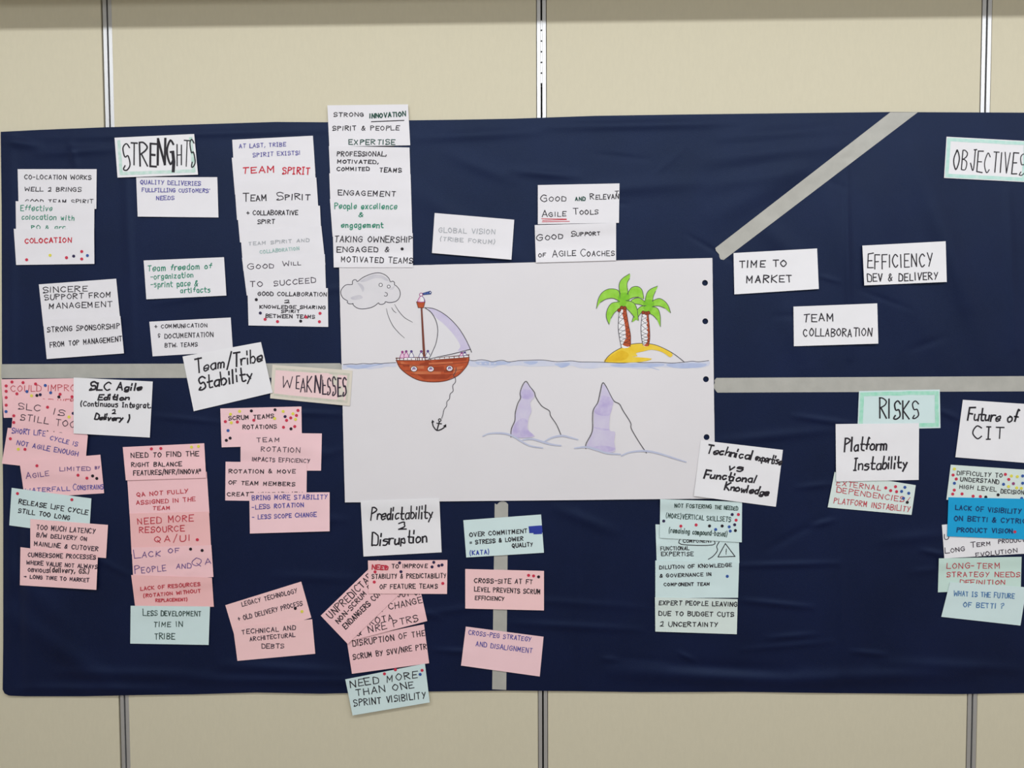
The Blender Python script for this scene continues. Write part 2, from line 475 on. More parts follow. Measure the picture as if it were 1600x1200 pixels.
def dots(sheet, parent, f, spec):
    """spec: 'r 178 925 y 335 895 ...' in the frame's coordinates: round sticky dots"""
    t = spec.split()
    for i in range(0, len(t), 3):
        nm, rgb = DOTC[t[i]]
        c = np.array(fr(f, float(t[i+1]), float(t[i+2])))
        n = 14; r = 2.35
        ring = [c+r*np.array([math.cos(2*math.pi*k/n), math.sin(2*math.pi*k/n)]) for k in range(n)]
        hi = sheet.place(ring, 0.0009); lo = sheet.place([c+(p-c)*1.03 for p in ring], 0.0001)
        F = [list(range(n))[::-1]]+[[k, (k+1) % n, n+(k+1) % n, n+k] for k in range(n)]
        o = mesh_obj('dot_sticker', np.vstack([hi, lo]), F, mat('sticker_'+nm, rgb, 0.5), parent)
        o['label'] = nm+' round dot sticker'

WAIT = []
def note(f, quad, col, label, group, lines, dspec='', w=1.25, name='paper_note', cat='note', border=None, curl=None):
    WAIT.append((f, [fr(f, *p) for p in quad], col, label, group, lines, dspec, w, name, cat, border, curl))

def inside(q, p):
    u, v = inv_bilinear(q, np.array([p[0]]), np.array([p[1]]))
    return 0 < u[0] < 1 and 0 < v[0] < 1

def build_notes():
    for i, (f, q, col, label, group, lines, dspec, w, name, cat, border, curl) in enumerate(WAIT):
        bl, br = np.array(q[3]), np.array(q[2])
        mids = [bl*.9+br*.1+np.array([0, -3]), (bl+br)/2+np.array([0, -3]), bl*.1+br*.9+np.array([0, -3])]
        cov = any(inside(W2[1], p) for W2 in WAIT[i+1:] for p in mids)
        c = curl if curl is not None else (0.0004 if cov else random.uniform(.001, .0032))
        sh = Sheet(q, curl=c)
        o = sh.mesh(name, paper(col))
        tag(o, label, cat, group)
        if border:
            vs, fs, lf = [], [], []
            bc, bw, ins, sides = border
            Q = np.asarray(q)
            def uv(u, v):
                return (Q[0]*(1-u)+Q[1]*u)*(1-v)+(Q[3]*(1-u)+Q[2]*u)*v
            iu = ins/np.linalg.norm(Q[1]-Q[0]); iv = ins/np.linalg.norm(Q[3]-Q[0])
            seg = {'t': ((iu, iv), (1-iu, iv)), 'b': ((iu, 1-iv), (1-iu, 1-iv)), 'l': ((iu, iv), (iu, 1-iv)), 'r': ((1-iu, iv), (1-iu, 1-iv))}
            for s in sides:
                a, b = seg[s]
                ribbon(vs, fs, [uv(a[0]+(b[0]-a[0])*t, a[1]+(b[1]-a[1])*t)+np.array([random.gauss(0, .25), random.gauss(0, .25)]) for t in np.linspace(0, 1, 9)], bw, 6)
                lf += [0.0003+0.00004*sides.index(s)]*(len(vs)-len(lf))
            part('border', sh, vs, fs, mat('wash_'+str(bc), bc[0], 0.85, rgb2=bc[1], nscale=70), o, np.array(lf))['label'] = 'pale painted border'
            if name == 'title_card' and col == 'B':
                vs, fs = [], []
                g = 9
                n2 = 8
                for jj in range(n2+1):
                    for ii in range(n2+1):
                        vs.append(uv(.045+.9*ii/n2, .13+.73*jj/n2))
                for jj in range(n2):
                    for ii in range(n2):
                        k = jj*(n2+1)+ii
                        fs.append([k, k+n2+1, k+n2+2, k+1])
                part('pink_panel', sh, vs, fs, mat('pink_panel', (240, 208, 208), 0.9), o, 0.0002)['label'] = 'pink middle panel of the card'
        lettering(sh, o, f, lines, w)
        dots(sh, o, f, dspec)

# ------------------------------------------------------------------ tape
m_tape = mat('grey_duct_tape', (176, 174, 166), 0.5, noise=0.06, nscale=30, bump=0.12, bscale=120, spec=0.4)
def tape(quad, label, nu, nv, rag=()):
    sh = Sheet(quad, nu, nv, base=0.0, skip=True)
    sh.h = cloth_h(sh.px, sh.py)
    p = np.pad(sh.h, 1, mode='edge')
    sh.h = np.max([p[a:a+nv, b:b+nu] for a in range(3) for b in range(3)], axis=0)+0.0004
    long_u = nu > nv
    for end in rag:                                   # a torn end: ragged in the tape's own length
        n = nv if long_u else nu
        d = np.array([random.uniform(-2.2, 2.2)+2.5*((k/(n-1))-.5)**2*4 for k in range(n)])
        a = np.asarray(quad, float)
        if long_u:
            e = (a[1]-a[0])/np.linalg.norm(a[1]-a[0]); k = 0 if end == 0 else -1
            s = 1 if end == 0 else -1
            sh.px[:, k] += s*d*e[0]; sh.py[:, k] += s*d*e[1]
        else:
            e = (a[3]-a[0])/np.linalg.norm(a[3]-a[0]); k = 0 if end == 0 else -1
            s = 1 if end == 0 else -1
            sh.px[k, :] += s*d*e[0]; sh.py[k, :] += s*d*e[1]
    o = sh.mesh('duct_tape', m_tape)
    LAYERS.append(sh)
    tag(o, label, 'tape', 'strips of grey tape dividing the cloth')
tape([(2, 569), (533, 567.5), (540, 590), (2, 591)], 'horizontal grey tape strip between the strengths notes and weaknesses notes', 120, 7, (1,))
tape([(1117, 590.5), (1712, 587), (1712, 611), (1117, 613.5)], 'horizontal grey tape strip from the poster edge above the risks card', 130, 7, (0,))
tape([(1117, 388), (1391, 175.5), (1434, 175.5), (1127, 409)], 'diagonal grey tape strip running up to the top edge of the cloth', 90, 7, (0,))
tape([(773, 786), (794, 784), (791, 1078), (769, 1077)], 'vertical grey tape strip below the poster, partly behind three notes', 7, 80, (0,))

# ------------------------------------------------------------------ poster
POQ = [(530, 417.5), (1113, 403), (1117.5, 779), (539, 785)]
def pwave(px, py):
    x = (px-820)/290; y = (py-595)/190
    d = px*.55+py*.83
    return (0.9*np.sin(d/52+.6*np.sin(px/90)) * np.exp(-((y-.1)/.8)**2) + 0.7*np.sin(px/62+1)*(0.5+.5*np.tanh(-y*2)) + 0.6*np.sin((px*.8-py*.6)/45)*np.exp(-((px-1000)/160)**2))*1.7/1000
psh = Sheet(POQ, 66, 44, base=0.0102, wave=pwave)
poster = bpy.data.objects.new('poster', None)
link(poster)
poster.location = Vector(unproj([822], [596], [0.008])[0])
tag(poster, 'large white poster drawn with a sailboat, cloud, palm island, anchor and icebergs', 'poster')
HOLES = [(1101.5, 442), (1102, 502), (1103, 592.5), (1104, 683)]
pv = [Vector((float(a), float(b))) for a, b in zip(psh.px.ravel(), psh.py.ravel())]
pv = [p for p in pv if all((p.x-hx)**2+(p.y-hy)**2 > 7.0**2 for hx, hy in HOLES)]
nE = []
for hx, hy in HOLES:
    k0 = len(pv)
    for k in range(18):
        a = 2*math.pi*k/18
        pv.append(Vector((hx+4.6*math.cos(a), hy+4.6*math.sin(a))))
    nE += [(k0+k, k0+(k+1) % 18) for k in range(18)]
rv, re_, rf, *_r = delaunay_2d_cdt(pv, nE, [], 0, 1e-5)
rf2 = []
for t in rf:
    c = sum((rv[i] for i in t), Vector((0, 0)))/len(t)
    if all((c.x-hx)**2+(c.y-hy)**2 > 4.45**2 for hx, hy in HOLES):
        a, b, d = [rv[i] for i in t][:3]
        rf2.append(list(t) if (b-a).cross(d-a) < 0 else list(t)[::-1])
psheet = mesh_obj('paper_sheet', psh.place([(p.x, p.y) for p in rv], 0), rf2, mat('paper_poster', (226, 222, 224), 0.88, noise=0.012, nscale=6, spec=0.2), poster, smooth=True)
s_ = psheet.modifiers.new('thickness', 'SOLIDIFY'); s_.thickness = 0.0004; s_.offset = -1

LIFT = [0.0002]
class Draw:
    """one drawn part of the poster: fills and pen lines in its own mesh"""
    def __init__(self, f, name, parent=None, label=None):
        self.f, self.name, self.parent, self.label = f, name, parent or poster, label
        self.V, self.F, self.M, self.mats = [], [], [], []
    def _mi(self, mt):
        if mt not in self.mats: self.mats.append(mt)
        return self.mats.index(mt)
    def _add(self, vs, fs, mt):
        LIFT[0] += 0.000006
        w = psh.place(vs, LIFT[0])
        k = len(self.V); self.V += w.tolist()
        self.F += [[k+i for i in f] for f in fs]; self.M += [self._mi(mt)]*len(fs)
    def line(self, pts, mt, w=1.1, curve=True, closed=False, taper=False):
        P = [fr(self.f, *p) for p in pts]
        if curve: P = smooth(P, 5, closed)
        if closed: P = list(P)+[P[0]]
        vs, fs = [], []
        ribbon(vs, fs, P, w, 6, taper)
        self._add(vs, fs, mt); return self
    def fill(self, pts, mt, curve=True, n=5):
        P = [fr(self.f, *p) for p in pts]
        if curve: P = smooth(P, n, True)
        P = [Vector((float(p[0]), float(p[1]))) for p in P]
        pts2 = list(P); E = [(i, (i+1) % len(P)) for i in range(len(P))]
        xs = [p.x for p in P]; ys = [p.y for p in P]
        st = 8.0
        for gx in np.arange(min(xs)+3, max(xs), st):
            for gy in np.arange(min(ys)+3, max(ys), st):
                pts2.append(Vector((float(gx), float(gy))))
        v, e, f, *_ = delaunay_2d_cdt(pts2, E, [list(range(len(P)))], 1, 1e-4)
        fs = []
        for t in f:
            a, b, c = v[t[0]], v[t[1]], v[t[2]]
            fs.append(list(t) if (b-a).cross(c-a) < 0 else list(t)[::-1])
        if fs: self._add([(p.x, p.y) for p in v], fs, mt)
        return self
    def ring(self, x, y, r, mt, w=1.0, fillm=None, ry=None):
        c = [(x+r*math.cos(a), y+(ry or r)*math.sin(a)) for a in np.linspace(0, 2*math.pi, 12, endpoint=False)]
        if fillm: self.fill(c, fillm, n=2)
        return self.line(c, mt, w, True, True)
    def done(self):
        o = mesh_obj(self.name, self.V, self.F, self.mats, self.parent, fmat=self.M)
        if self.label: o['label'] = self.label
        return o
pen = mat('pen_grey', (70, 66, 74), 0.6)
penk = mat('pen_black', (26, 22, 26), 0.6)
pwhite = mat('paper_white_gouache', (236, 233, 234), 0.9)
cloudw = mat('wash_cloud', (217, 214, 217), 0.9, rgb2=(224, 220, 223), nscale=25)
cloudd = mat('wash_cloud_dark', (194, 191, 199), 0.9, rgb2=(212, 208, 213), nscale=30)
lav = mat('wash_lavender', (202, 192, 220), 0.9, rgb2=(212, 205, 224), nscale=30)
lav2 = mat('wash_lavender_deep', (186, 172, 214), 0.9, rgb2=(204, 194, 222), nscale=40, thr=(.35, .6))
lavp = mat('wash_lavender_pale', (210, 204, 222), 0.9, rgb2=(218, 213, 224), nscale=40)
sea1 = mat('wash_sea_pale', (203, 207, 226), 0.9, rgb2=(214, 214, 226), nscale=30)
sea2 = mat('wash_sea_blue', (172, 184, 218), 0.9, rgb2=(190, 199, 224), nscale=30)
wavem = mat('wash_wave', (186, 190, 214), 0.9, rgb2=(198, 202, 220), nscale=40)
brown = mat('marker_brown', (178, 76, 42), 0.8, rgb2=(192, 90, 54), nscale=50)
brownd = mat('marker_brown_dark', (150, 60, 32), 0.8, rgb2=(164, 70, 40), nscale=50)
brownl = mat('marker_brown_light', (206, 118, 78), 0.8, rgb2=(198, 104, 66), nscale=50)
brownp = mat('pen_brown', (98, 48, 36), 0.7)
mastc = mat('marker_mast', (124, 66, 52), 0.8)
green = mat('marker_green', (138, 200, 54), 0.8, rgb2=(160, 216, 84), nscale=60)
greend = mat('marker_green_deep', (112, 184, 40), 0.8, rgb2=(138, 204, 56), nscale=60)
sand = mat('marker_yellow', (234, 194, 44), 0.8, rgb2=(240, 208, 76), nscale=40)
sandd = mat('marker_yellow_deep', (222, 176, 34), 0.8, rgb2=(236, 196, 50), nscale=40)
mag = mat('pen_magenta', (160, 60, 130), 0.7)
vio = mat('pen_violet', (96, 78, 140), 0.7)
pinkw = mat('wash_pink', (236, 196, 220), 0.9)
bluep = mat('pen_blue', (44, 62, 120), 0.7)
bluef = mat('marker_blue', (78, 104, 170), 0.8)

# cloud
CL = [(160, 237), (110, 241), (75, 275), (67, 310), (85, 350), (122, 374), (120, 386), (135, 398), (160, 399), (168, 396), (174, 412), (205, 434), (250, 441), (310, 432), (350, 415), (380, 391),
      (388, 401), (412, 403), (434, 392), (439, 381), (470, 388), (520, 380), (550, 355), (562, 318), (555, 282), (532, 252), (514, 240), (514, 222), (500, 210), (480, 214), (468, 188), (440, 160), (400, 143), (360, 141), (310, 153), (250, 180), (207, 212), (195, 200), (178, 198), (164, 211)]
d = Draw('H', 'cloud_drawing', label='grey cloud with a blowing face')
d.fill(CL, cloudw)
d.fill([(225, 212), (270, 182), (340, 156), (400, 158), (440, 178), (466, 205), (440, 205), (400, 186), (340, 188), (270, 214)], cloudd)
d.fill([(205, 225), (240, 235), (262, 270), (250, 300), (235, 270)], cloudd).fill([(150, 345), (220, 325), (250, 345), (225, 360), (170, 365)], cloudd).fill([(470, 275), (515, 250), (500, 280)], cloudd)
d.line(CL, pen, 1.15, True, True)
cl = d.done()
for x, y, r in ((399, 241, 14), (466, 255, 12.5)):
    Draw('H', 'eye', cl).ring(x, y, r, pen, 1.0, pwhite).done()
Draw('H', 'mouth', cl).line([(436, 303), (452, 310), (454, 326), (442, 336), (428, 330)], pen, 1.0).done()
for L in ([(447, 438), (462, 500), (500, 580), (550, 640), (597, 683)], [(490, 430), (505, 455), (528, 474)], [(515, 403), (550, 460), (600, 515), (665, 552)]):
    Draw('H', 'wind_line').line(L, pen, 0.95, taper=True).done()

# sea
SEA = [fr('H', *p) for p in [(88, 905), (150, 900), (200, 902), (250, 896), (310, 899), (350, 894), (400, 897), (450, 892), (525, 889)]]
SEB = [fr('H', *p) for p in [(1135, 868), (1180, 873), (1215, 866), (1250, 865), (1290, 872), (1330, 881), (1380, 872), (1420, 870), (1460, 882), (1500, 879), (1560, 871)]] + \
      [fr('I', *p) for p in [(200, 680), (300, 678), (400, 689), (500, 684), (560, 691), (650, 692), (740, 694), (850, 699), (930, 692), (1000, 697), (1100, 694), (1200, 699), (1290, 692), (1340, 686), (1385, 690), (1455, 682)]]
d = Draw('X', 'sea_drawing', label='thin wavy waterline with pale blue wash under it')
d.fill(SEA+[(p[0], p[1]+7+1.5*math.sin(p[0]/9)) for p in SEA[::-1]], sea1, n=3)
d.fill([(541, 571.5), (570, 570), (600, 568.5), (560, 576.5)], sea2)
d.fill(SEB+[(p[0], p[1]+8.5+2.0*math.sin(p[0]/13)) for p in SEB[::-1]], sea1, n=3)
for x0, x1, y, t in ((740, 796, 566, 5), (866, 890, 568.5, 6), (955, 1035, 569.5, 4.5), (1042, 1102, 569, 6.5), (818, 840, 566, 4)):
    d.fill([(x0, y), ((x0+x1)/2, y-1.5), (x1, y-1), (x1-3, y+t*.6), ((x0+x1)/2, y+t), (x0+8, y+t*.8)], sea2)
d.line([(1000, 571), (1012, 573), (1030, 578)], sea2, 1.2, taper=True)
d.line(SEA, pen, .95).line(SEB, pen, .95)
d.done()

# sailboat
HU = [(528, 868), (660, 872), (800, 866), (960, 856), (1136, 842), (1132, 880), (1110, 925), (1040, 998), (940, 1040), (830, 1050), (720, 1036), (630, 992), (560, 932)]
d = Draw('H', 'boat_hull', label='brown planked hull of the drawn sailboat')
d.fill([HU[0], HU[2], HU[4]] + HU[5:], brown, False)
for q, mm in (([(725, 872), (830, 868), (832, 905), (722, 910)], brownd), ([(560, 880), (700, 876), (700, 890), (572, 900)], brownl), ([(840, 868), (1120, 850), (1110, 872), (842, 885)], brownd),
              ([(640, 905), (760, 915), (760, 940), (640, 935)], brownl), ([(830, 925), (925, 918), (928, 955), (832, 960)], brownd), ([(925, 945), (1010, 940), (1000, 968), (928, 975)], brownd),
              ([(800, 890), (1000, 880), (1000, 895), (800, 903)], brownl), ([(650, 960), (900, 962), (900, 985), (690, 985)], brownl), ([(1010, 930), (1090, 915), (1060, 960), (1000, 985)], brownl),
              ([(580, 905), (640, 905), (640, 925), (590, 925)], brownd), ([(700, 985), (1000, 985), (950, 1025), (760, 1025)], brownd), ([(720, 945), (820, 950), (815, 965), (722, 962)], brown)):
    d.fill(q, mm, False)
for L in ([(545, 902), (700, 912), (900, 906), (1128, 885)], [(590, 955), (760, 962), (950, 958), (1085, 945)], [(650, 985), (800, 990), (1020, 985)]):
    d.line(L, brownp, .6)
d.line(HU[4:]+[HU[0]], brownp, 1.2).line(HU[:5], brownp, 1.1)
hull = d.done()
d = Draw('H', 'rail', hull, 'white rail with brown posts')
d.fill([(530, 846), (770, 850), (770, 868), (530, 866)], pwhite, False).fill([(800, 858), (1134, 824), (1134, 842), (800, 866)], pwhite, False)
d.line([(526, 852), (640, 847), (785, 846)], brownp, 1.5).line([(800, 860), (950, 842), (1136, 824)], brownp, 1.5)
for x in (532, 556, 590, 622, 655, 690, 705, 720, 745, 768):
    d.line([(x, 848), (x+1, 870)], brownp, 1.2)
for x in (815, 850, 890, 930, 970, 1010, 1050, 1090, 1130):
    d.line([(x, 858-(x-815)*.1), (x+2, 866-(x-815)*.08)], brownp, 1.2)
d.done()
for x, y in ((676, 941), (816, 942), (973, 937)):
    d = Draw('H', 'porthole', hull).ring(x, y, 27, brownp, 1.0, pwhite, 23)
    d.line([(x-12, y+8), (x-6, y-10), (x+8, y-8), (x+14, y+6)], vio, 1.0).fill([(x-9, y+10), (x-3, y-5), (x+9, y-4), (x+12, y+10)], pinkw).ring(x+1, y-4, 6, bluep, .9).done()
for x, y in ((580, 802), (612, 797), (655, 797), (737, 797), (792, 795), (1074, 806), (1099, 803)):
    c = mag if x in (580, 612, 1074) else vio
    d = Draw('H', 'sailor')
    body = [(x-4, y+8), (x-16, y+28), (x-18, y+46), (x+18, y+46), (x+16, y+28), (x+4, y+8)] if x < 1000 else [(x-4, y+6), (x-13, y+16), (x-13, y+26), (x+13, y+24), (x+12, y+14), (x+4, y+6)]
    d.fill(body, pwhite if c is vio else pinkw).line(body, c, .9, True, True).ring(x, y-2, 8, c, 1.0, mag if x in (580, 737) else vio).done()
d = Draw('H', 'mast').fill([(733, 432), (746, 432), (772, 838), (752, 840)], mastc, False)
d.line([(734, 432), (753, 838)], brownp, .6).done()
d = Draw('H', 'crows_nest').fill([(698, 383), (768, 383), (756, 431), (712, 431)], brown, False).line([(698, 383), (768, 383)], brownp, 1.3).line([(698, 383), (712, 431), (756, 431), (768, 383)], brownp, .9, False).done()
d = Draw('H', 'lookout_sailor')
b = [(730, 336), (716, 355), (710, 381), (764, 381), (760, 355), (745, 336)]
d.fill(b, pwhite).fill([(728, 340), (714, 362), (712, 379), (728, 379)], pinkw).line(b, mag, 1.0).line([(745, 336), (760, 355), (764, 381)], vio, 1.0).ring(736, 322, 13, mag, 1.1, pwhite)
lk = d.done()
Draw('H', 'telescope', lk).fill([(750, 311), (812, 293), (821, 301), (816, 316), (756, 322)], bluef, False).line([(750, 311), (812, 293), (821, 303), (816, 316), (756, 322)], bluep, 1.1, False, True).line([(778, 303), (782, 318)], bluep, 1).line([(797, 298), (801, 315)], bluep, 1).ring(812, 304, 7, bluep, .8, pwhite).done()
d = Draw('H', 'sail')
OUT = [(765, 430), (850, 442), (950, 500), (1040, 590), (1105, 690), (1146, 776)]
INN = [(765, 430), (820, 470), (860, 540), (875, 620), (862, 720), (830, 800), (800, 860)]
d.fill(OUT+[(1000, 815), (800, 860)]+INN[1:-1][::-1], mat('paper_sail', (226, 223, 226), 0.9), n=4)
d.fill([(795, 438), (850, 443), (950, 500), (1040, 590), (1105, 690), (1144, 775), (1045, 792), (1062, 748), (1010, 660), (930, 572), (850, 505)], lav)
d.line(OUT+[(1156, 802)], pen, 1.15).line(INN, pen, 1.1).line([(1148, 776), (1000, 815), (880, 840), (800, 860)], pen, 1.1).done()
Draw('S', 'anchor_rope').line([(826, 60), (822, 90), (808, 112), (820, 132), (821, 158), (803, 183), (806, 218), (786, 238), (781, 270), (764, 290), (762, 318), (745, 343), (737, 378), (729, 402)], pen, .95).done()
d = Draw('S', 'anchor', label='small black anchor')
d.ring(716, 413, 8.5, penk, 1.3).line([(714, 422), (698, 481)], penk, 1.9).line([(697, 434), (728, 438)], penk, 1.7).line([(668, 424), (672, 452), (698, 482), (735, 470), (754, 452)], penk, 1.8)
d.fill([(660, 432), (666, 411), (681, 426)], penk, False).fill([(738, 452), (759, 440), (760, 463)], penk, False).done()

# island and palms
d = Draw('I', 'island', label='yellow sandy island')
d.fill([(733, 690), (750, 660), (790, 625), (850, 592), (920, 568), (1000, 562), (1080, 572), (1150, 600), (1202, 634), (1196, 655), (1180, 655), (1130, 622), (1060, 606), (1000, 618), (950, 630), (960, 650), (925, 655), (1060, 668), (990, 690), (860, 696)], sand, n=3)
d.fill([(740, 685), (790, 640), (850, 612), (900, 640), (860, 680)], sandd)
d.line([(733, 690), (750, 660), (790, 625), (850, 592), (920, 568), (1000, 562), (1080, 572), (1150, 600), (1220, 640), (1285, 691)], pen, 1.0).done()
def palm(L, R_, mid, cocos, leaves, blob):
    d = Draw('I', 'palm_trunk')
    d.fill(L+R_[::-1], pwhite, n=3).fill(mid+R_[::-1], brown, n=3)
    n = 7
    la = smooth(L, 6); ra = smooth(R_, 6)
    f_ = lambda a, t: a[min(int(t*(len(a)-1)), len(a)-1)]
    for k in range(n):
        t0 = .08+.86*k/n; t1 = .08+.86*(k+1)/n
        d.line([f_(la, t0), f_(ra, t1)], penk, .6).line([f_(ra, t0), f_(la, t1)], penk, .6)
    d.line(L, pen, .9).line(R_, brownp, 1.0)
    t = d.done()
    d = Draw('I', 'palm_crown')
    for a, b in leaves:
        d.fill(a+b, green, n=4)
    d.fill(blob, greend)
    for a, b in leaves:
        d.line(a, pen, .9).line(b, pen, .8)
    d.done()
    for x, y in cocos:
        Draw('I', 'coconut', t).ring(x, y, 11, brownp, 1.0, brownd).done()
palm([(993, 362), (985, 450), (990, 530), (1000, 577)], [(1035, 362), (1044, 460), (1045, 530), (1037, 579)], [(1012, 365), (1016, 450), (1012, 520), (1003, 574)],
     [(1000, 348), (1019, 352), (1036, 350)],
     [([(1015, 262), (1025, 215), (1050, 186), (1099, 164)], [(1086, 200), (1070, 238), (1066, 272)]), ([(1062, 268), (1110, 250), (1150, 270), (1176, 305), (1190, 350)], [(1150, 318), (1110, 303), (1068, 304)]),
      ([(1062, 308), (1100, 320), (1118, 370), (1120, 446)], [(1096, 398), (1068, 368), (1025, 345)]), ([(1012, 272), (970, 246), (930, 255), (915, 268)], [(945, 288), (975, 292), (1010, 305)]),
      ([(1020, 300), (980, 308), (942, 352), (921, 413)], [(960, 388), (985, 352), (1018, 342)])],
     [(1010, 262), (1066, 262), (1075, 300), (1050, 340), (1010, 340), (1000, 300)])
palm([(834, 335), (827, 440), (835, 520), (849, 590)], [(880, 318), (896, 420), (912, 510), (909, 584)], [(852, 335), (872, 430), (878, 530), (852, 568)],
     [(833, 332), (851, 314), (872, 316)],
     [([(840, 248), (828, 196), (770, 183), (720, 205), (690, 250), (675, 320)], [(702, 278), (745, 254), (795, 250), (838, 272)]), ([(840, 220), (832, 160), (852, 115), (905, 79)], [(905, 112), (888, 150), (896, 222)]),
      ([(888, 222), (918, 176), (960, 167), (992, 192), (1004, 252)], [(968, 240), (925, 246), (886, 268)]), ([(832, 274), (780, 284), (750, 330), (744, 380), (763, 430)], [(776, 388), (802, 348), (850, 306)]),
      ([(880, 264), (930, 278), (956, 320), (967, 402)], [(940, 382), (905, 340), (866, 304)])],
     [(838, 215), (895, 215), (905, 260), (880, 300), (840, 300), (822, 265)])

# icebergs and sea-bed waves
for out_, sh_, deep in (
    ([(78, 528), (82, 470), (105, 415), (108, 360), (125, 300), (143, 265), (140, 232), (155, 182), (180, 153), (205, 188), (235, 225), (246, 260), (285, 318), (335, 350), (345, 385), (385, 445), (416, 519)],
     [(178, 162), (150, 215), (146, 268), (112, 365), (108, 420), (84, 480), (84, 525), (150, 533), (238, 522), (195, 480), (197, 400), (216, 355), (208, 295), (236, 258), (222, 215)],
     [[(100, 450), (150, 400), (190, 420), (185, 470), (230, 518), (150, 530), (90, 520)], [(150, 210), (215, 215), (228, 255), (195, 275), (150, 262)]]),
    ([(580, 605), (582, 570), (622, 490), (625, 400), (630, 345), (660, 295), (675, 230), (692, 165), (714, 184), (765, 280), (805, 305), (830, 350), (880, 430), (885, 470), (932, 552), (987, 634)],
     [(694, 175), (682, 230), (667, 295), (636, 345), (630, 480), (588, 575), (592, 600), (700, 630), (776, 622), (770, 560), (776, 492), (738, 478), (746, 350), (766, 292), (720, 200)],
     [[(640, 345), (672, 295), (690, 250), (745, 265), (760, 300), (742, 375), (700, 385), (650, 372)], [(632, 460), (740, 476), (690, 482)], [(600, 600), (690, 585), (770, 598), (760, 618), (690, 625)]])):
    d = Draw('T', 'iceberg')
    d.fill(sh_, lav, n=3)
    for q in deep: d.fill(q, lav2)
    d.line(out_, pen, 1.1).done()
for L, w in (([(-108, 520), (-70, 504), (0, 500), (60, 508), (110, 530), (150, 556), (210, 586), (290, 599)], 3.0), ([(160, 546), (220, 540), (300, 562), (350, 576), (412, 584)], 3.2),
             ([(300, 560), (350, 532), (418, 518), (470, 528), (526, 543)], 3.0), ([(508, 601), (580, 594), (650, 610), (720, 634), (810, 642)], 3.4), ([(820, 652), (870, 630), (950, 620), (1020, 625), (1100, 645), (1170, 668), (1250, 693)], 3.0)):
    Draw('T', 'wave_stroke').line(L, wavem, w, taper=True).done()

# ------------------------------------------------------------------ notes, in the order they were put up
g = 'white notes on co-location'
note('A', [(118, 318), (647, 318), (645, 585), (125, 585)], 'w', 'white note saying co-location works well, top of its stack', g,
     [('CO-LOCATION WORKS', 165, 385, 610, 388, 34), ('WELL 2 BRINGS', 165, 465, 542, 468, 32), ('GOOD TEAM SPIRIT', 170, 552, 622, 552, 36)])
note('A', [(105, 533), (632, 548), (630, 810), (108, 800)], 'w', 'white note saying effective colocation in green, middle of its stack', g,
     [('Effective', 138, 598, 348, 598, 44, 'g'), ('colocation with', 145, 655, 495, 660, 40, 'g'), ('PO & arc.', 212, 722, 452, 722, 34, 'g')])
note('A', [(92, 718), (630, 718), (632, 953), (108, 960)], 'w', 'white note saying colocation in red above seven dots', g,
     [('COLOCAT|ON', 168, 815, 476, 808, 38, 'r', 1.8)], 'r 178 925 y 335 895 r 445 911 n 493 901 r 547 870 b 585 897 r 547 920')
note('A', [(912, 372), (1455, 372), (1463, 642), (922, 636)], 'w', 'white note about quality deliveries in blue under the strengths card', None,
     [('QUAL|TY DEL|VER|ES', 940, 417, 1342, 428, 32, 'v'), ('FULLF|LL|NG CUSTOMERS\'', 952, 470, 1405, 475, 30, 'v'), ('NEEDS', 1047, 523, 1165, 522, 30, 'v')])
note('A', [(767, 108), (1300, 83), (1326, 355), (787, 375)], 'W', 'white heading card lettered strenghts in black with mint border', None,
     [('S', 826, 318, 868, 316, 172, 'k', 2.1), ('T', 876, 303, 918, 303, 155, 'k', 2.4), ('R', 938, 300, 990, 298, 168, 'k', 2.9), ('E', 1006, 296, 1045, 295, 165, 'k', 3.6), ('N', 1056, 292, 1104, 292, 170, 'k', 4.2),
      ('G', 1120, 282, 1162, 282, 160, 'k', 3.2), ([(1158, 215), (1164, 270), (1160, 333)], 0, 0, 0, 0, 0, 'k', 4.8), ('H', 1186, 290, 1216, 290, 140, 'k', 1.9), ('T', 1230, 298, 1268, 298, 165, 'k', 2.0), ('S', 1283, 304, 1308, 302, 180, 'k', 2.1)], name='title_card', cat='heading card',
     border=(((176, 214, 198), (222, 232, 228)), 5.0, 6, 'lbr'), curl=.002)
note('A', [(962, 930), (1500, 908), (1516, 1165), (980, 1190)], 'w', 'white note about team freedom of organization in green', None,
     [('Team freedom of', 990, 1002, 1415, 985, 44, 'g', 1.5), ('-organization', 1010, 1057, 1292, 1042, 40, 'g', 1.4), ('-sprint pace &', 1010, 1110, 1325, 1100, 44, 'g', 1.4), ('artifacts', 1210, 1147, 1405, 1142, 38, 'g', 1.4)])
g = 'white notes on management support'
note('B', [(260, 190), (778, 152), (805, 430), (290, 470)], 'w', 'white note saying sincere support from management', g,
     [('SINCERE', 288, 247, 582, 235, 44), ('SUPPORT FROM', 300, 294, 742, 275, 40), ('MANAGEMENT', 330, 352, 748, 340, 42)], w=1.4)
note('B', [(287, 427), (806, 402), (830, 652), (313, 690)], 'w', 'white note saying strong sponsorship from top management', g,
     [('STRONG SPONSORSHIP', 318, 510, 800, 485, 40), ('FROM TOP MANAGEMENT', 335, 612, 815, 570, 40)], w=1.4)
note('B', [(1000, 440), (1545, 412), (1560, 640), (1022, 672)], 'w', 'white note about communication and documentation between teams', None,
     [('+ COMMUNICATION', 1037, 485, 1385, 475, 30), ('; DOCUMENTATION', 1062, 552, 1425, 540, 36), ('BTW. TEAMS', 1105, 612, 1322, 605, 32)])
g = 'white notes in the team spirit column'
note('C', [(98, 293), (638, 266), (655, 520), (112, 545)], 'w', 'white note saying at last tribe spirit exists, in blue', g,
     [('AT LAST, TR|BE', 145, 348, 455, 335, 30, 'v'), ('SP|R|T EX|STS!', 238, 408, 552, 392, 32, 'v')])
